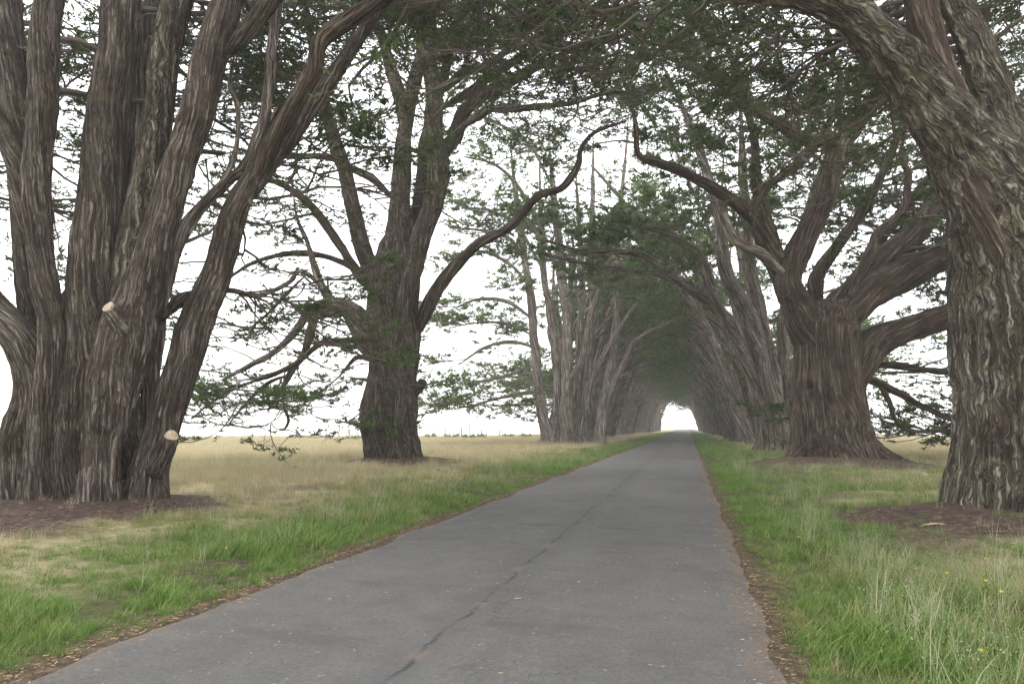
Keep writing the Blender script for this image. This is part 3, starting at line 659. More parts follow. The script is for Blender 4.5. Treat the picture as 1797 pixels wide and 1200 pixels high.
# ------------------------------------------------------------------ tree 4: short fat bole with huge spreading limbs
def tree_spreading():
    D = 29.2
    base = P(1460, 815, D); base[2] = ground_z(base[0], base[1])
    T = tree_root(base, 'gnarled cypress with a short fat bole and huge spreading limbs on flared roots')
    S = []
    def stem(pts, dd=0, de=None, name='limb', top=None, wt=1.0, t0=.4, tz=.12, mat=M_BARK_BROWN, keep=True, **kw):
        p, r = trace(D, pts, dd, de)
        if p[0][2] < 1.0: p[0] = p[0] - [0, 0, .5]
        elif name != 'trunk': r[0] *= .5
        if top: p, r = extend(p, r, top[0], top[1])
        k = dict(DM); k.update(kw)
        q, rr, o = part(T, name, p, r, mat, **k)
        if keep: S.append((q, rr, wt, t0, tz))
        return q, rr, o
    stem([(1464, 824, 158), (1462, 800, 146), (1457, 770, 134), (1452, 730, 122), (1450, 680, 114), (1450, 625, 112), (1452, 585, 110), (1456, 555, 92), (1458, 530, 56)], -.1, name='trunk', keep=False, flare=.7, lobe=.12, wig=0, rz=.2, du=.055, dv=.14, knots=5, ridge=.04)
    for a, b, c in (((1405, 790, 34), (1375, 815, 22), (1325, 838, 8)), ((1525, 785, 40), (1565, 806, 26), (1615, 818, 10)), ((1440, 800, 30), (1430, 822, 22), (1420, 835, 12))):
        p, r_ = trace(D, [a, b, c], -.5, -1.3); part(T, 'root', p, r_, M_BARK_BROWN, **DM)
    stem([(1450, 700, 36), (1437, 640, 62), (1413, 572, 63), (1394, 520, 50), (1375, 480, 42), (1352, 440, 36), (1337, 405, 30), (1319, 377, 26), (1266, 337, 20), (1195, 301, 16), (1150, 284, 13), (1120, 272, 10), (1115, 213, 8), (1097, 146, 7), (1082, 112, 5)], .1, -2.5, t0=.55, wt=.8)
    stem([(1392, 545, 40), (1382, 505, 46), (1388, 470, 43), (1417, 408, 38), (1443, 355, 36), (1466, 288, 35), (1480, 245, 34), (1523, 191, 23), (1559, 146, 20), (1590, 80, 15)], -.7, -1.2, top=((.1, 0, .3), 4), t0=.5)
    stem([(1472, 262, 28), (1450, 243, 28), (1421, 248, 25), (1368, 217, 20), (1310, 182, 14), (1231, 129, 10), (1170, 100, 6)], -1.0, -2.5, t0=.35)
    stem([(1475, 250, 14), (1470, 155, 12), (1475, 133, 11), (1457, 89, 9), (1450, 20, 7)], -1.0, -1.2, t0=.3)
    stem([(1319, 377, 18), (1345, 330, 17), (1377, 306, 16), (1426, 262, 15), (1455, 215, 12), (1500, 120, 9)], -1.4, -.8, t0=.5)
    stem([(1372, 480, 24), (1337, 448, 19), (1300, 428, 17), (1284, 412, 16), (1270, 375, 13)], -1.2, -1.6, t0=.9, wt=.1, mat=M_BARK_PALE)
    stem([(1450, 700, 40), (1448, 620, 70), (1468, 568, 64), (1500, 535, 56), (1535, 506, 51), (1590, 477, 46), (1640, 458, 42), (1690, 440, 40), (1770, 405, 30)], -.3, .2, top=((.2, 0, .2), 5), t0=.4, wt=1.8)
    stem([(1462, 770, 40), (1478, 695, 64), (1500, 645, 62), (1525, 610, 55), (1560, 588, 49), (1610, 571, 45), (1680, 555, 44), (1770, 535, 34)], -.1, .4, top=((.2, .1, .1), 5), t0=.5)
    stem([(1448, 680, 40), (1446, 600, 58), (1468, 548, 50), (1505, 505, 46), (1545, 455, 42), (1600, 410, 38), (1656, 345, 32), (1710, 280, 24)], .4, .9, top=((.1, 0, .3), 5), t0=.35, wt=2.2)
    stem([(1490, 520, 18), (1514, 465, 16), (1530, 430, 14), (1540, 405, 13), (1585, 368, 12), (1594, 310, 11), (1581, 275, 9), (1590, 220, 6)], -.6, -1.0, t0=.4, wt=2.0)
    stem([(1440, 590, 40), (1430, 500, 26), (1470, 430, 20), (1520, 360, 16), (1560, 280, 12), (1600, 180, 9)], 1.0, 2.6, t0=.35, wt=2.4, top=((0, .1, .3), 4))
    stem([(1430, 600, 44), (1400, 520, 30), (1360, 440, 24), (1330, 330, 20), (1320, 230, 16), (1290, 120, 12)], 1.0, 3.0, t0=.4, top=((-.2, .1, .2), 4))
    stem([(1455, 620, 30), (1470, 575, 34), (1520, 535, 24), (1590, 505, 18), (1680, 450, 12), (1760, 380, 8)], .8, 6.0, t0=.25, wt=3.0)
    stem([(1455, 610, 30), (1465, 560, 32), (1500, 500, 22), (1560, 400, 16), (1640, 300, 12), (1700, 200, 8)], 1.2, 7.0, t0=.3, wt=3.0)
    # the low bough on the field side
    stem([(1480, 640, 22), (1520, 662, 15), (1580, 690, 12), (1630, 718, 10), (1700, 748, 7), (1760, 755, 5)], 1.5, 3.2, t0=.25, wt=3.5, tz=.1)
    stem([(1540, 674, 12), (1560, 702, 9), (1572, 738, 8), (1605, 757, 6), (1690, 755, 4)], 1.9, 2.6, t0=.35, wt=2.5, tz=.1)
    stem([(1490, 640, 18), (1560, 640, 14), (1630, 650, 11), (1720, 660, 8)], 1.6, 4.5, t0=.25, wt=3.5, tz=.1)
    crown(T, S, nb=130, n1=950, n2=5000, n3_=20500, nl=230000, blen=(4, 9), leaf=.185, seed=31, btz=.06, bt0=.36)
tree_spreading()

# ------------------------------------------------------------------ tree 5: leaning cluster next along the same side
def tree_leaning():
    D = 45.0
    base = P(1352, 792, D); base[2] = ground_z(base[0], base[1])
    T = tree_root(base, 'fluted grey cypress cluster leaning over the road just beyond the fat-boled spreading tree')
    S = []
    def stem(pts, dd=0, de=None, name='stem', top=None, wt=1.0, t0=.5, tz=.1, mat=M_BARK_PALE, keep=True, **kw):
        p, r = trace(D, pts, dd, de)
        if p[0][2] < 1.0: p[0] = p[0] - [0, 0, .5]
        elif name != 'trunk': r[0] *= .5
        if top: p, r = extend(p, r, top[0], top[1])
        k = dict(DF); k.update(dict(du=.10, dv=.25)); k.update(kw)
        q, rr, o = part(T, name, p, r, mat, **k)
        if keep: S.append((q, rr, wt, t0, tz))
        return q, rr, o
    stem([(1360, 796, 66), (1354, 760, 54), (1347, 700, 46), (1336, 640, 40), (1322, 580, 34), (1304, 530, 24)], .3, keep=False, name='trunk', flare=1.2, lobe=.22)
    stem([(1352, 794, 28), (1349, 704, 30), (1317, 575, 28), (1292, 515, 27), (1275, 487, 25), (1266, 430, 24), (1262, 375, 22), (1240, 300, 18), (1215, 230, 14)], -.7, -.2, top=((-.2, 0, .2), 6), flare=1)
    stem([(1338, 792, 26), (1334, 704, 24), (1300, 612, 23), (1270, 560, 22), (1254, 533, 20), (1233, 454, 19), (1200, 429, 16), (1167, 408, 13), (1108, 392, 9), (1040, 380, 6)], -.4, -2.5, t0=.5, flare=1)
    stem([(1275, 565, 16), (1242, 533, 15), (1192, 496, 14), (1133, 450, 12), (1079, 442, 10), (1020, 440, 7), (950, 420, 4)], -.5, -3, name='limb', t0=.4)
    stem([(1280, 560, 12), (1254, 541, 11), (1171, 487, 10), (1087, 473, 9), (1004, 458, 7), (930, 440, 4)], 0, -1, name='limb', t0=.4)
    stem([(1372, 793, 26), (1364, 700, 24), (1350, 620, 24), (1336, 560, 22), (1322, 490, 20), (1310, 400, 18), (1305, 300, 15)], .2, .8, top=((0, .1, .3), 6), flare=1)
    stem([(1384, 793, 24), (1376, 700, 22), (1372, 610, 20), (1380, 520, 18), (1400, 430, 15), (1430, 330, 12)], .6, 1.4, top=((.2, 0, .3), 6), flare=1)
    crown(T, S, nb=70, n1=480, n2=2700, n3_=9000, nl=80000, blen=(4, 9), leaf=.27, seed=41, btz=.12, bt0=.5)
tree_leaning()

# ------------------------------------------------------------------ tree 6: pale upright stems across from it, first of the field-side row
def tree_pale():
    D = 63.0
    base = P(990, 778, D); base[2] = ground_z(base[0], base[1])
    T = tree_root(base, 'tall cypress of pale bare upright stems with flat leafy boughs reaching low over the field')
    S = []
    def stem(pts, dd=0, de=None, name='stem', top=None, wt=1.0, t0=.6, tz=.1, mat=M_BARK_FAR, keep=True, **kw):
        p, r = trace(D, pts, dd, de)
        if p[0][2] < 1.5: p[0] = p[0] - [0, 0, .6]
        elif name != 'trunk': r[0] *= .5
        if top: p, r = extend(p, r, top[0], top[1])
        k = dict(DF); k.update(dict(du=.10, dv=.3)); k.update(kw)
        q, rr, o = part(T, name, p, r, mat, **k)
        if keep: S.append((q, rr, wt, t0, tz))
        return q, rr, o
    up = ((0, 0, .4), 6)
    stem([(975, 780, 50), (978, 750, 38), (982, 710, 26), (985, 680, 14)], .6, name='trunk', keep=False, flare=1, lobe=.3)
    stem([(962, 779, 24), (952, 720, 18), (945, 675, 18), (934, 558, 15), (926, 487, 13), (917, 433, 12), (905, 340, 9)], -.5, 0, top=up, flare=1, knots=3)
    stem([(972, 779, 20), (978, 700, 14), (977, 642, 14), (963, 537, 13), (954, 475, 12), (950, 380, 9)], .2, .8, top=up, flare=1)
    stem([(992, 780, 24), (994, 683, 19), (996, 558, 18), (984, 475, 16), (979, 412, 14), (970, 320, 10)], -.7, -.4, top=up, flare=1, knots=3)
    stem([(1010, 779, 18), (1014, 690, 13), (1017, 600, 12), (1021, 496, 11), (1015, 380, 8)], .9, 1.5, top=up, flare=1)
    stem([(988, 715, 14), (1000, 668, 12), (1021, 633, 11), (1037, 550, 10), (1058, 492, 9), (1070, 440, 7), (1110, 370, 5)], -.8, -2, name='limb', t0=.5)
    stem([(1030, 776, 22), (1033, 700, 15), (1035, 640, 14), (1040, 540, 13), (1038, 440, 11), (1040, 330, 8)], 1.5, 2.2, top=up, flare=1)
    stem([(1026, 740, 11), (1037, 667, 10), (1079, 592, 9), (1117, 533, 8), (1158, 492, 7), (1190, 455, 5), (1240, 420, 4)], .4, -1, name='limb', t0=.5)
    stem([(1052, 777, 20), (1058, 708, 16), (1071, 642, 15), (1083, 558, 14), (1079, 487, 12), (1085, 390, 9), (1095, 300, 7)], .5, 1.2, top=up, flare=1, knots=2)
    stem([(1060, 730, 10), (1067, 696, 9), (1096, 633, 8), (1117, 596, 7), (1183, 562, 6), (1230, 540, 4)], .4, 0, name='limb', t0=.5)
    for pts in ([(945, 690, 7), (915, 690, 6), (870, 700, 5), (820, 715, 3)], [(940, 610, 8), (900, 600, 7), (850, 610, 5), (805, 640, 3)], [(935, 560, 9), (890, 530, 7), (840, 525, 5), (800, 540, 3)],
                [(928, 500, 8), (890, 460, 7), (840, 440, 5), (790, 450, 3)], [(955, 480, 8), (910, 400, 7), (860, 370, 5), (810, 365, 3)], [(935, 640, 6), (900, 655, 5), (850, 668, 4), (812, 668, 2)],
                [(948, 400, 8), (910, 330, 7), (870, 290, 5), (815, 275, 3)], [(925, 470, 8), (895, 420, 7), (850, 405, 5), (790, 400, 3)], [(970, 330, 7), (930, 255, 6), (880, 220, 5), (830, 200, 3)],
                [(985, 480, 8), (950, 420, 7), (915, 385, 5), (870, 340, 3)], [(938, 590, 7), (895, 570, 6), (850, 565, 4), (790, 575, 2)]):
        stem(pts, -.2, rng.uniform(-2, 3), name='limb', t0=.15, wt=4.0, tz=-.03)
    crown(T, S, nb=75, n1=620, n2=3000, n3_=10500, nl=112000, blen=(4, 8), leaf=.25, seed=52, btz=.08, bt0=.5, tshift=.28)
tree_pale()

# ------------------------------------------------------------------ the rows beyond: a few kinds, copied along both sides
def proto(kind, seed):
    """road side is +x. kind: 'upright' or 'arch'"""
    global rng
    rng = np.random.default_rng(seed); g = np.random.default_rng(seed + 100)
    e = bpy.data.objects.new('cypress_tree', None); COL.objects.link(e)
    S = []
    ns = 8 if kind == 'upright' else 7
    mat = M_BARK_FAR if kind == 'upright' else M_BARK_PALE  # paler bark in the rows makes the trunks look more brightly lit
    mb = MB()
    bark_tube(mb, np.array([[0, 0, -.5], [0, 0, .8], [.1, 0, 2.0], [.2, 0, 3.4]]), np.array([1.25, 1.0, .8, .4]), du=.16, dv=.3, lobe=.3, ridge=.05, rfreq=4, flare=1.0)
    obj('trunk', mb.mesh('trunk', (mat,)), e)
    for k in range(ns):
        a = 2 * math.pi * (k + g.uniform(-.3, .3)) / ns
        ox, oy = .95 * math.cos(a), 1.35 * math.sin(a)
        lean = .12 + (.13 if kind == 'arch' else .05) * (1 + math.cos(a)) + g.uniform(-.04, .06)
        d = unit(np.array([math.cos(a) * .7 + (.75 if kind == 'arch' else .30), math.sin(a) * .6, 0]))
        H = g.uniform(19, 25.5); n = 9; z = np.linspace(-.4, H, n); u = np.clip(z / H, 0, 1)
        off = lean * H * (.45 * u + .65 * u ** 2) * (1.35 if kind == 'arch' else 1.0)
        p = np.stack([ox + d[0] * off + .2 * g.standard_normal(n) * (u > .05), oy + d[1] * off + .2 * g.standard_normal(n) * (u > .05), z], -1)
        r0 = g.uniform(.24, .46); r = r0 * (1.15 - .85 * u)
        m2 = MB(); q, rr = bark_tube(m2, p, r, flare=.8, knots=2, **DF)
        obj('stem', m2.mesh('stem', (mat,)), e); S.append((q, rr, 1.0, .55, .12))
        # strong forks that reach over the road
        for f in range(2):
            if g.random() < .25: continue
            t = g.uniform(.2, .5); j = int(t * (len(q) - 1)); dd = unit(np.array([g.uniform(.1, .8), g.uniform(-.7, .7), 1.0]))
            L = g.uniform(7, 11); pp = np.array([q[j] + dd * L * v + np.array([.9, 0, -.1]) * v * v * L * .45 + .15 * g.standard_normal(3) * (v > 0) for v in np.linspace(0, 1, 6)])
            m2 = MB(); q2, r2 = bark_tube(m2, pp, rr[j] * np.array([.35, .55, .44, .34, .24, .12]), **DF)
            obj('limb', m2.mesh('limb', (mat,)), e); S.append((q2, r2, 1.0, .55, .1))
    # low boughs on the field side
    for k in range(6):
        h = g.uniform(4.0, 11.0); a = math.pi + g.uniform(-.7, .7); L = g.uniform(5.5, 8.5)
        dd = np.array([math.cos(a), math.sin(a), g.uniform(.05, .35)]); pp = np.array([[-.6 - .06 * h, 0, h] + dd * L * v - np.array([0, 0, .9]) * v * v for v in np.linspace(0, 1, 5)])
        m2 = MB(); q2, r2 = bark_tube(m2, pp, np.array([.14, .13, .10, .07, .03]), **DF)
        obj('limb', m2.mesh('limb', (mat,)), e); S.append((q2, r2, 1.8, .25, .0))
    crown(e, S, nb=56, n1=360, n2=1900, n3_=5200, nl=46000, blen=(3.5, 8), l2=(.8, 2.0), l3=(.35, .8), leaf=.30, seed=seed, bias=(.35, 0, 0), btz=.14, bt0=.58, tshift=.24)
    return e

protos = {'upright': [proto('upright', 61), proto('upright', 62)], 'arch': [proto('arch', 71), proto('arch', 72)]}
used = set()
def place(kind, k, x, y, rz, sc, label, group):
    root = protos[kind][k]
    if (kind, k) not in used: used.add((kind, k)); r = root
    else:
        r = root.copy(); COL.objects.link(r)
        for ch in list(root.children):
            c = ch.copy(); COL.objects.link(c); c.parent = r
    r.location = (x, y, float(ground_z(x, y)) - .05); r.rotation_euler = (0, 0, rz); r.scale = sc
    tag(r, label, 'tree', group); return r
g = np.random.default_rng(5)
def row(ys, x0, facing, kinds, label, group):
    for j, y in enumerate(ys):
        kd = kinds[j % len(kinds)]; k = (j // len(kinds)) % 2
        s = g.uniform(.9, 1.12)
        place(kd, k, x0 + g.uniform(-.5, .5), y, facing + g.uniform(-.35, .35), (s, s * g.choice([-1, 1]), s * g.uniform(.95, 1.1)), label, group)
LY = [76, 86, 96, 106, 117, 128, 140, 153, 166, 180, 195, 210, 226, 243, 262, 282, 303]
RY = [63, 77, 90, 102, 114, 127, 140, 153, 167, 181, 196, 212, 228, 246, 265, 285, 306]
row(LY, -13.6, 0, ['upright', 'upright', 'upright', 'arch'], 'pale many-stemmed cypress in the far close-set row on the wide open field side', 'far tree row on the field side')
row(RY, 6.2, math.pi, ['arch'], 'dark cypress leaning into the tunnel in the far row beyond the fluted leaning cluster', 'far tree row past the spreading tree')

# ------------------------------------------------------------------ grass
def blade_mesh(name, n, hmin, hmax, rad, wid, lean, mat, g, heads=0.0, headlen=.05, curve=.5):
    mb = MB()
    a = g.uniform(0, 2 * math.pi, n); rr = rad * np.sqrt(g.random(n)); p = np.stack([rr * np.cos(a), rr * np.sin(a), np.full(n, -.03)], -1)
    az = g.uniform(0, 2 * math.pi, n); h = g.uniform(hmin, hmax, n); ln = np.abs(g.normal(0, lean, n)); cv = curve * g.uniform(.3, 1.3, n)
    d = np.stack([np.cos(az), np.sin(az), np.zeros(n)], -1); s = np.stack([-np.sin(az + .6), np.cos(az + .6), np.zeros(n)], -1)
    K = 4; rows = []
    for k in range(K):
        u = k / (K - 1); c = p + d * (h * (ln * u + cv * u * u * .6))[:, None]; c = c + np.array([0, 0, 1.0]) * (h * (u - .28 * cv * u * u))[:, None]
        ww = wid * (1 - u ** 1.5) * g.uniform(.8, 1.2, n)
        rows.append((c - s * ww[:, None], c + s * ww[:, None], c))
    V = []; 
    for k in range(K - 1): V += [rows[k][0], rows[k][1]]
    V.append(rows[K - 1][2]); m = 2 * (K - 1) + 1
    V = np.stack(V, 1).reshape(-1, 3); b = (np.arange(n) * m)[:, None]
    Q = np.concatenate([b + np.array([[2 * k, 2 * k + 1, 2 * k + 3, 2 * k + 2]]) for k in range(K - 2)])
    T3 = b + np.array([[2 * K - 4, 2 * K - 3, 2 * K - 2]])
    tint = np.repeat(g.random(n), m)
    mb.add(V, [Q, T3], {'tint': tint})
    nh = int(n * heads)
    if nh:                                   # loose seed heads on the tallest stalks
        top = rows[K - 1][2][:nh]; kk = 7
        q = np.repeat(top, kk, 0) + g.normal(0, 1, (nh * kk, 3)) * np.array([.011, .011, headlen * .5]) - np.array([0, 0, headlen * .3])
        dd = unit(g.standard_normal((nh * kk, 3)) + np.array([0, 0, 1.2])); ss = unit(np.cross(dd, g.standard_normal((nh * kk, 3))))
        L = .012; V = np.stack([q, q + dd * L * .5 + ss * .0028, q + dd * L, q + dd * L * .5 - ss * .0028], 1).reshape(-1, 3)
        mb.add(V, [np.arange(nh * kk * 4).reshape(-1, 4)], {'tint': np.full(nh * kk * 4, .82)})
    return mb.mesh(name, (mat,), False)

def grass_mat(name, stops, trans=.3):
    m, t, out = new_mat(name)
    at = N(t, 'ShaderNodeAttribute', attribute_name='tint'); oi = N(t, 'ShaderNodeObjectInfo')
    f = math_(t, 'ADD', math_(t, 'MULTIPLY', at.outputs['Fac'], .6), math_(t, 'MULTIPLY', oi.outputs['Random'], .4))
    c = ramp(t, f, stops)
    bs = N(t, 'ShaderNodeBsdfPrincipled', Roughness=.65); bs.inputs['Specular IOR Level'].default_value = .25
    tr = N(t, 'ShaderNodeBsdfTranslucent'); mxs = N(t, 'ShaderNodeMixShader'); mxs.inputs[0].default_value = trans
    t.links.new(c, bs.inputs['Base Color']); t.links.new(c, tr.inputs['Color'])
    t.links.new(bs.outputs[0], mxs.inputs[1]); t.links.new(tr.outputs[0], mxs.inputs[2]); t.links.new(mxs.outputs[0], out.inputs[0])
    return m
M_GREEN = grass_mat('fresh_grass', [(0, (.052, .108, .018)), (.45, (.105, .185, .034)), (.75, (.165, .25, .055)), (.92, (.26, .29, .10)), (1, (.36, .33, .17))])
M_MIXED = grass_mat('mixed_grass', [(0, (.09, .13, .03)), (.4, (.17, .19, .06)), (.7, (.30, .26, .11)), (1, (.42, .36, .20))])
M_DRY = grass_mat('dry_grass', [(0, (.20, .185, .085)), (.4, (.34, .295, .16)), (.75, (.47, .40, .26)), (1, (.57, .50, .36))])
M_SEED = grass_mat('seeding_grass', [(0, (.10, .15, .05)), (.5, (.20, .24, .10)), (.8, (.36, .36, .22)), (1, (.50, .48, .34))])

def scatter(name, label, meshes, pts, scl, g):
    """one object of grass: tufts set on points by geometry nodes"""
    n = len(pts)
    me = bpy.data.meshes.new(name); me.vertices.add(n); me.vertices.foreach_set('co', np.asarray(pts, np.float32).ravel())
    for nm, a, tp in (('rot', g.uniform(0, 6.283, n), 'FLOAT'), ('scl', scl, 'FLOAT'), ('scz', np.where(scl > 1.1, 1.1 + .12 * (scl - 1.1), scl), 'FLOAT'), ('var', g.integers(0, len(meshes), n), 'INT')):
        at = me.attributes.new(nm, tp, 'POINT'); at.data.foreach_set('value', np.asarray(a, np.int32 if tp == 'INT' else np.float32))
    o = obj(name, me, kind='stuff'); tag(o, label, 'grass')
    ng = bpy.data.node_groups.new(name, 'GeometryNodeTree'); ng.is_modifier = True
    ng.interface.new_socket('Geometry', in_out='INPUT', socket_type='NodeSocketGeometry'); ng.interface.new_socket('Geometry', in_out='OUTPUT', socket_type='NodeSocketGeometry')
    gi = ng.nodes.new('NodeGroupInput'); go = ng.nodes.new('NodeGroupOutput'); jn = ng.nodes.new('GeometryNodeJoinGeometry')
    def na(nm, tp): a = ng.nodes.new('GeometryNodeInputNamedAttribute'); a.data_type = tp; a.inputs['Name'].default_value = nm; return a.outputs['Attribute']
    cmb = ng.nodes.new('ShaderNodeCombineXYZ'); ng.links.new(na('rot', 'FLOAT'), cmb.inputs[2])
    csc = ng.nodes.new('ShaderNodeCombineXYZ')
    for j, nm in enumerate(('scl', 'scl', 'scz')): ng.links.new(na(nm, 'FLOAT'), csc.inputs[j])
    for k, m in enumerate(meshes):
        src = bpy.data.objects.new(m.name, m)
        oi = ng.nodes.new('GeometryNodeObjectInfo'); oi.inputs['Object'].default_value = src; oi.inputs['As Instance'].default_value = True
        cp = ng.nodes.new('FunctionNodeCompare'); cp.data_type = 'INT'; cp.operation = 'EQUAL'
        ng.links.new(na('var', 'INT'), cp.inputs[2]); cp.inputs[3].default_value = k
        ip = ng.nodes.new('GeometryNodeInstanceOnPoints')
        ng.links.new(gi.outputs[0], ip.inputs['Points']); ng.links.new(cp.outputs[0], ip.inputs['Selection']); ng.links.new(oi.outputs['Geometry'], ip.inputs['Instance'])
        ng.links.new(cmb.outputs[0], ip.inputs['Rotation']); ng.links.new(csc.outputs[0], ip.inputs['Scale']); ng.links.new(ip.outputs[0], jn.inputs[0])
    ng.links.new(jn.outputs[0], go.inputs[0])
    md = o.modifiers.new('grass', 'NODES'); md.node_group = ng
    return o

g = np.random.default_rng(77)
green_m = [blade_mesh('green_tuft', 44, .10, .27, .17, .0045, .35, M_GREEN, g, curve=.8) for _ in range(4)]
mixed_m = [blade_mesh('mixed_tuft', 44, .10, .30, .19, .0038, .35, M_MIXED, g, heads=.15, curve=.6) for _ in range(4)]
dry_m = [blade_mesh('dry_tuft', 36, .16, .40, .20, .0032, .3, M_DRY, g, heads=.5, curve=.4) for _ in range(4)]
seed_m = [blade_mesh('seed_tuft', 12, .28, .62, .12, .0032, .22, M_SEED, g, heads=.9, headlen=.10, curve=.35) for _ in range(4)]

def sample_field():
    """tuft positions: dense near the camera, sparser and larger with distance"""
    P_, Sz = [], []
    for (d0, d1, dens, s) in ((2.0, 9, 70, .85), (9, 16, 42, 1.0), (16, 30, 14, 1.15), (30, 55, 6, 1.45), (55, 110, 2.0, 2.1), (110, 190, .55, 3.2)):
        # an annular wedge in front of the camera
        a0, a1 = math.radians(-66), math.radians(32)
        A = .5 * (d1 ** 2 - d0 ** 2) * (a1 - a0); n = int(A * dens)
        r = np.sqrt(g.uniform(d0 ** 2, d1 ** 2, n)); a = g.uniform(a0, a1, n)
        P_.append(np.stack([r * np.sin(a), r * np.cos(a)], -1)); Sz.append(s * g.uniform(.7, 1.25, n))
    p = np.concatenate(P_); s = np.concatenate(Sz)
    e = np.maximum(ROAD_L - p[:, 0], p[:, 0] - ROAD_R)
    dm = dirt_mask(p[:, 0], p[:, 1]); dm = np.where(e < .8, dm * .3, dm)
    bare = n3(p[:, 0] * .8, p[:, 1] * .8, 12.3)
    ok = (e > .10 + .12 * n3(p[:, 0] * 2, p[:, 1] * 2, 3.1)) & (g.random(len(p)) > dm * .9) & ~((bare > .5) & (g.random(len(p)) < .5))
    p, s, e = p[ok], s[ok], e[ok]
    s = s * (.55 + .45 * sstep(0, .9, e)) * (1 - .5 * dm[ok])
    s = s * np.clip(.92 + .7 * n3(p[:, 0] * .7, p[:, 1] * .7, 20.3) + .45 * n3(p[:, 0] * 2.3, p[:, 1] * 2.3, 22.3), .45, 1.8)
    for mx_, my_, r0, r1, h in MOUNDS:
        s = s * (1 - .28 * (1 - sstep(r1, r1 + 2.5, np.hypot(p[:, 0] - mx_, p[:, 1] - my_))))
    z = ground_z(p[:, 0], p[:, 1])
    return np.column_stack([p, z]), s, e
pts, scl, ee = sample_field()
dist = np.hypot(pts[:, 0], pts[:, 1]); lft = pts[:, 0] < 0
nv = n3(pts[:, 0] * .45, pts[:, 1] * .45, 6.1); nw = n3(pts[:, 0] * 1.6, pts[:, 1] * 1.6, 9.1)
gval = np.where(lft, ee / 3.6, ee / 7.5) + .55 * nv + .25 * nw + g.normal(0, .34, len(ee))
kind = np.where(gval < .75, 0, np.where(gval < 1.5, 1, 2))
kind = np.where((kind > 0) & (dist > 45) & (ee > 3), 2, kind)
rnd = g.random(len(ee)); kind = np.where((rnd < np.where(lft, .12, .24)) & (ee > .8) & (dist < 40), 3, kind)
for k, (nm, lb, ms) in enumerate((('green_grass', 'short fresh green grass along both road edges', green_m), ('mixed_grass', 'half-dried green and straw grass between verge and field', mixed_m),
                                  ('dry_grass', 'tall golden dry grass across the open field', dry_m), ('seeding_grass', 'pale seed-headed grass stalks rising above the verge', seed_m))):
    q = kind == k; scatter(nm, lb, ms, pts[q], scl[q], g)

# ------------------------------------------------------------------ fallen needles and twigs along the road edges
M_LITTER = leaf_material('fallen_needles', [(0, (.10, .055, .035)), (.5, (.20, .115, .065)), (.85, (.30, .19, .11)), (1, (.42, .34, .24))], .1, False)
n = 17600; g = np.random.default_rng(9)
yy = 2 + 34 * g.random(n) ** 1.7; side = g.random(n) < .5
ex = np.where(side, ROAD_R - .05 + g.normal(.03, .16, n), ROAD_L + .02 + g.normal(-.05, .18, n)); m3 = g.random(n) < .12
ex = np.where(m3, RC + g.normal(0, 1.6, n), ex)
xr = np.clip((ex - RC) / RW, -1, 1); zz = np.where(np.abs(ex - RC) < RW, .016 + .045 * (1 - xr ** 2) + .015, ground_z(ex, yy) + .012)
a = g.uniform(0, math.pi, n); L = g.uniform(.005, .02, n) * np.where(g.random(n) < .04, 2.2, 1); W = g.uniform(.001, .0025, n)
d = np.stack([np.cos(a), np.sin(a), g.normal(0, .12, n)], -1) * L[:, None]; s = np.stack([-np.sin(a), np.cos(a), np.zeros(n)], -1) * W[:, None]
mi = g.integers(0, 4, 3600); mr_ = g.uniform(.5, 1.0, 3600) * np.array([m_[3] for m_ in MOUNDS])[mi]; ma = g.uniform(0, 6.283, 3600)
k0 = n - 3600                                   # the last share lies on the bare soil round the trunks, as flakes of bark
ex[k0:] = np.array([m_[0] for m_ in MOUNDS])[mi] + mr_ * np.cos(ma); yy[k0:] = np.array([m_[1] for m_ in MOUNDS])[mi] + mr_ * np.sin(ma)
zz[k0:] = ground_z(ex[k0:], yy[k0:]) + .015; W[k0:] *= 3; s[k0:] *= 3; d[k0:] *= 1.8
c = np.stack([ex, yy, zz], -1); V = np.stack([c - d - s, c + d - s, c + d + s + [0, 0, .003], c - d + s + [0, 0, .003]], 1).reshape(-1, 3)
lo = obj('fallen_needles', mesh_from('fallen_needles', V, [np.arange(n * 4).reshape(n, 4)], {'tint': np.repeat(g.random(n), 4)}, False, (M_LITTER,)), kind='stuff')
tag(lo, 'rust-brown fallen needles and bark flakes along the asphalt edges and round the trunks', 'litter')

# ------------------------------------------------------------------ small things
def stick(px, py, length, ang, r, label, mat=M_TWIG):
    b = G(px, py); z = float(ground_z(b[0], b[1])) + r + .01
    d = np.array([math.cos(ang), math.sin(ang), .02]); mb = MB()
    p = np.array([[0, 0, 0], d * length * .35 + [0, 0, .02], d * length * .7 + [0, .03, .015], d * length]); bark_tube(mb, p, np.array([r, r * .9, r * .7, r * .35]), du=.01, dv=.05, lobe=.2, ridge=0)
    q = p[1] + np.array([-d[1], d[0], .25]) * length * .18
    bark_tube(mb, np.array([p[1], (p[1] + q) / 2 + [0, 0, .01], q]), np.array([r * .5, r * .4, r * .2]), du=.01, dv=.04, lobe=.2, ridge=0)
    tag(obj('fallen_stick', mb.mesh('fallen_stick', (mat,)), loc=(b[0], b[1], z)), label, 'stick')
stick(1622, 946, .36, .1, .016, 'pale fallen stick on the bare soil under the shaggy lichened trunk', M_CUT)
stick(1455, 1003, .30, 1.0, .010, 'short grey fallen stick in the grass beside the road')
stick(1236, 935, .42, .2, .008, 'thin forked twig lying on the asphalt near the road edge')

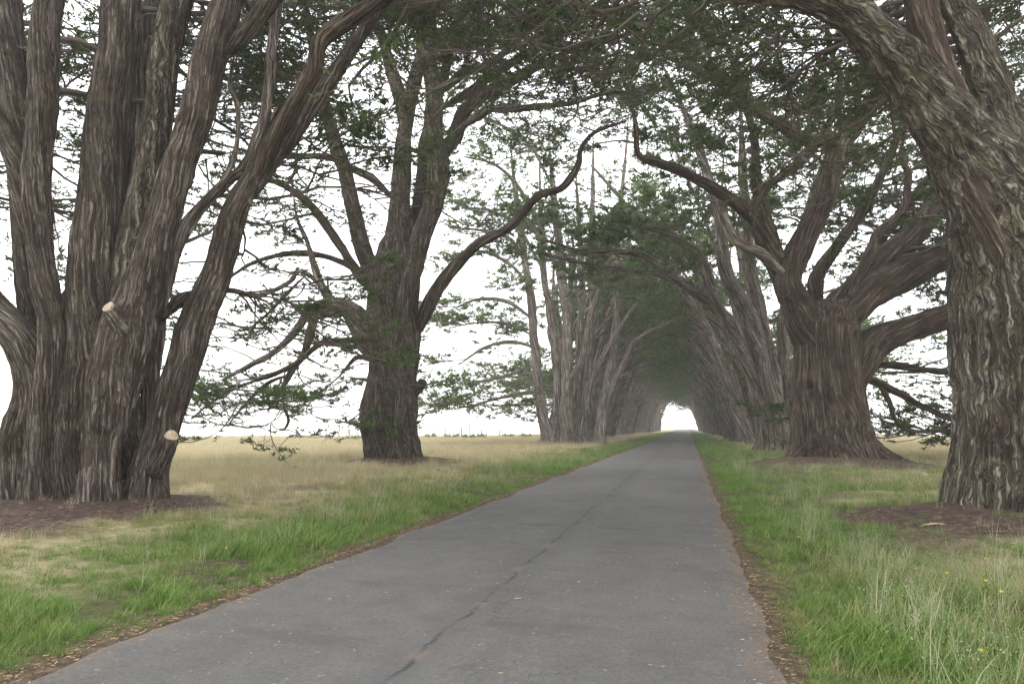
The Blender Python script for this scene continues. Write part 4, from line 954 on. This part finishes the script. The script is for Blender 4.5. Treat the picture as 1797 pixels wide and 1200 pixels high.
M_PETAL = simple('yellow_petals', (.75, .55, .03), .6, .15, 30.0)
def flower(px, py, h):
    b = G(px, py); z = float(ground_z(b[0], b[1]))
    e = bpy.data.objects.new('yellow_flower', None); COL.objects.link(e); e.location = (b[0], b[1], z)
    mb = MB(); bark_tube(mb, np.array([[0, 0, -.03], [.01, .005, h * .5], [.02, 0, h]]), np.array([.003, .0028, .0025]), du=.004, dv=.03, lobe=0, ridge=0, nmin=5)
    obj('stalk', mb.mesh('stalk', (M_GREEN,)), e)
    V = [[.02, 0, h + .006]]; F = []
    for ring, (rr, zz, k) in enumerate(((.022, .012, 13), (.014, .02, 9))):
        for j in range(k):
            a = 2 * math.pi * j / k + ring * .2; i = len(V); dv = 2.4 / k
            for (q, ww, hh) in ((.2, 0, 0), (.7, dv * .5, zz * .6), (1, 0, zz), (.7, -dv * .5, zz * .6)):
                V.append([.02 + rr * q * math.cos(a + ww), rr * q * math.sin(a + ww), h + .004 + hh])
            F.append([i, i + 1, i + 2, i + 3])
    obj('flower_head', mesh_from('flower_head', V, [F], None, False, (M_PETAL,)), e)
    tag(e, 'small yellow dandelion-like flower in the green verge grass', 'flower', 'yellow flowers in the verge')
for px, py, h in ((1662, 1052, .22), (1730, 1030, .26), (1758, 1098, .24), (1730, 1064, .2), (1722, 1215, .22), (1412, 940, .16), (1400, 965, .16), (393, 995, .2)):
    flower(px, py, h)

# far things at the field's crest
def far_post(px, D, h, r=.11):
    q = P(px, 760, D); z = float(ground_z(q[0], q[1])); mb = MB()
    bark_tube(mb, np.array([[0, 0, -.3], [0, 0, h * .5], [.02, 0, h]]), np.array([r, r * .95, r * .85]), du=.05, dv=.3, lobe=.1, ridge=.004)
    return obj('fence_post', mb.mesh('fence_post', (M_POST,)), loc=(q[0], q[1], z))
for j, px in enumerate((572, 586, 595, 613, 628, 636, 763, 781, 810, 845, 877)):
    tag(far_post(px, 104 + 3 * (j % 4), (1.55, 1.3, 2.1, 1.4, 2.0, 1.5, 1.5, 1.9, 1.7, 1.4, 1.5)[j]), 'thin weathered fence post at the far edge of the open field', 'post', 'far fence posts')
pl = far_post(824, 114, 4.4, .085); pl.name = 'utility_pole'
tag(pl, 'slender tall grey pole rising from the far edge of the field', 'pole')

M_SHRUB = leaf_material('shrub_leaves', [(0, (.10, .14, .04)), (.6, (.17, .22, .07)), (1, (.26, .30, .11))])
def shrub(px, D, wd, ht, seed):
    g = np.random.default_rng(seed); q = P(px, 765, D); e = bpy.data.objects.new('shrub', None); COL.objects.link(e)
    e.location = (q[0], q[1], float(ground_z(q[0], q[1])))
    n = 40; a = g.uniform(0, 6.28, n); d = np.stack([np.cos(a) * wd, np.sin(a) * wd, g.uniform(.5, 1.3, n) * ht], -1)
    S = grow(np.zeros((n, 3)) - [0, 0, .1], d, np.linalg.norm(d, axis=1) * .8, 5, .2, .05, np.full(n, .5), g)
    mb = MB(); tubes(mb, S, np.full(n, .02), np.full(n, .006), 4); obj('stems', mb.mesh('stems', (M_TWIG,)), e)
    mb = MB(); leaves(mb, S, 1500, .22, g, wid=.35); obj('foliage', mb.mesh('foliage', (M_SHRUB,), False), e, 'stuff')
    tag(e, 'low round green shrub on the far crest of the dry field', 'shrub', 'shrubs on the field crest')
for j, (px, D, wd, ht) in enumerate(((793, 104, 1.6, .9), (755, 108, 1.2, .7), (822, 100, 1.3, .7), (845, 106, 1.2, .6), (890, 108, 1.4, .8), (922, 104, 1.2, .6), (960, 112, 1.5, .7), (618, 92, 1.3, .5))):
    shrub(px, D, wd, ht, 300 + j)

# ------------------------------------------------------------------ fog: one closed box of even thin air round everything
m, t, out = new_mat('sea_fog')
pv = N(t, 'ShaderNodeVolumePrincipled', Density=.0008, Anisotropy=.2); pv.inputs['Color'].default_value = (.96, .97, .98, 1)
t.links.new(pv.outputs[0], out.inputs['Volume'])
lo_, hi_ = np.array([-640, -75, -45]), np.array([640, 920, 60])
V = np.array([[(lo_, hi_)[i & 1][0], (lo_, hi_)[(i >> 1) & 1][1], (lo_, hi_)[i >> 2][2]] for i in range(8)])
F = [[0, 2, 3, 1], [4, 5, 7, 6], [0, 1, 5, 4], [2, 6, 7, 3], [0, 4, 6, 2], [1, 3, 7, 5]]
hz = obj('haze', mesh_from('haze', V, [np.array(F)], None, False, (m,)), kind='stuff')
tag(hz, 'thin pale sea fog hanging over the whole avenue', 'haze')
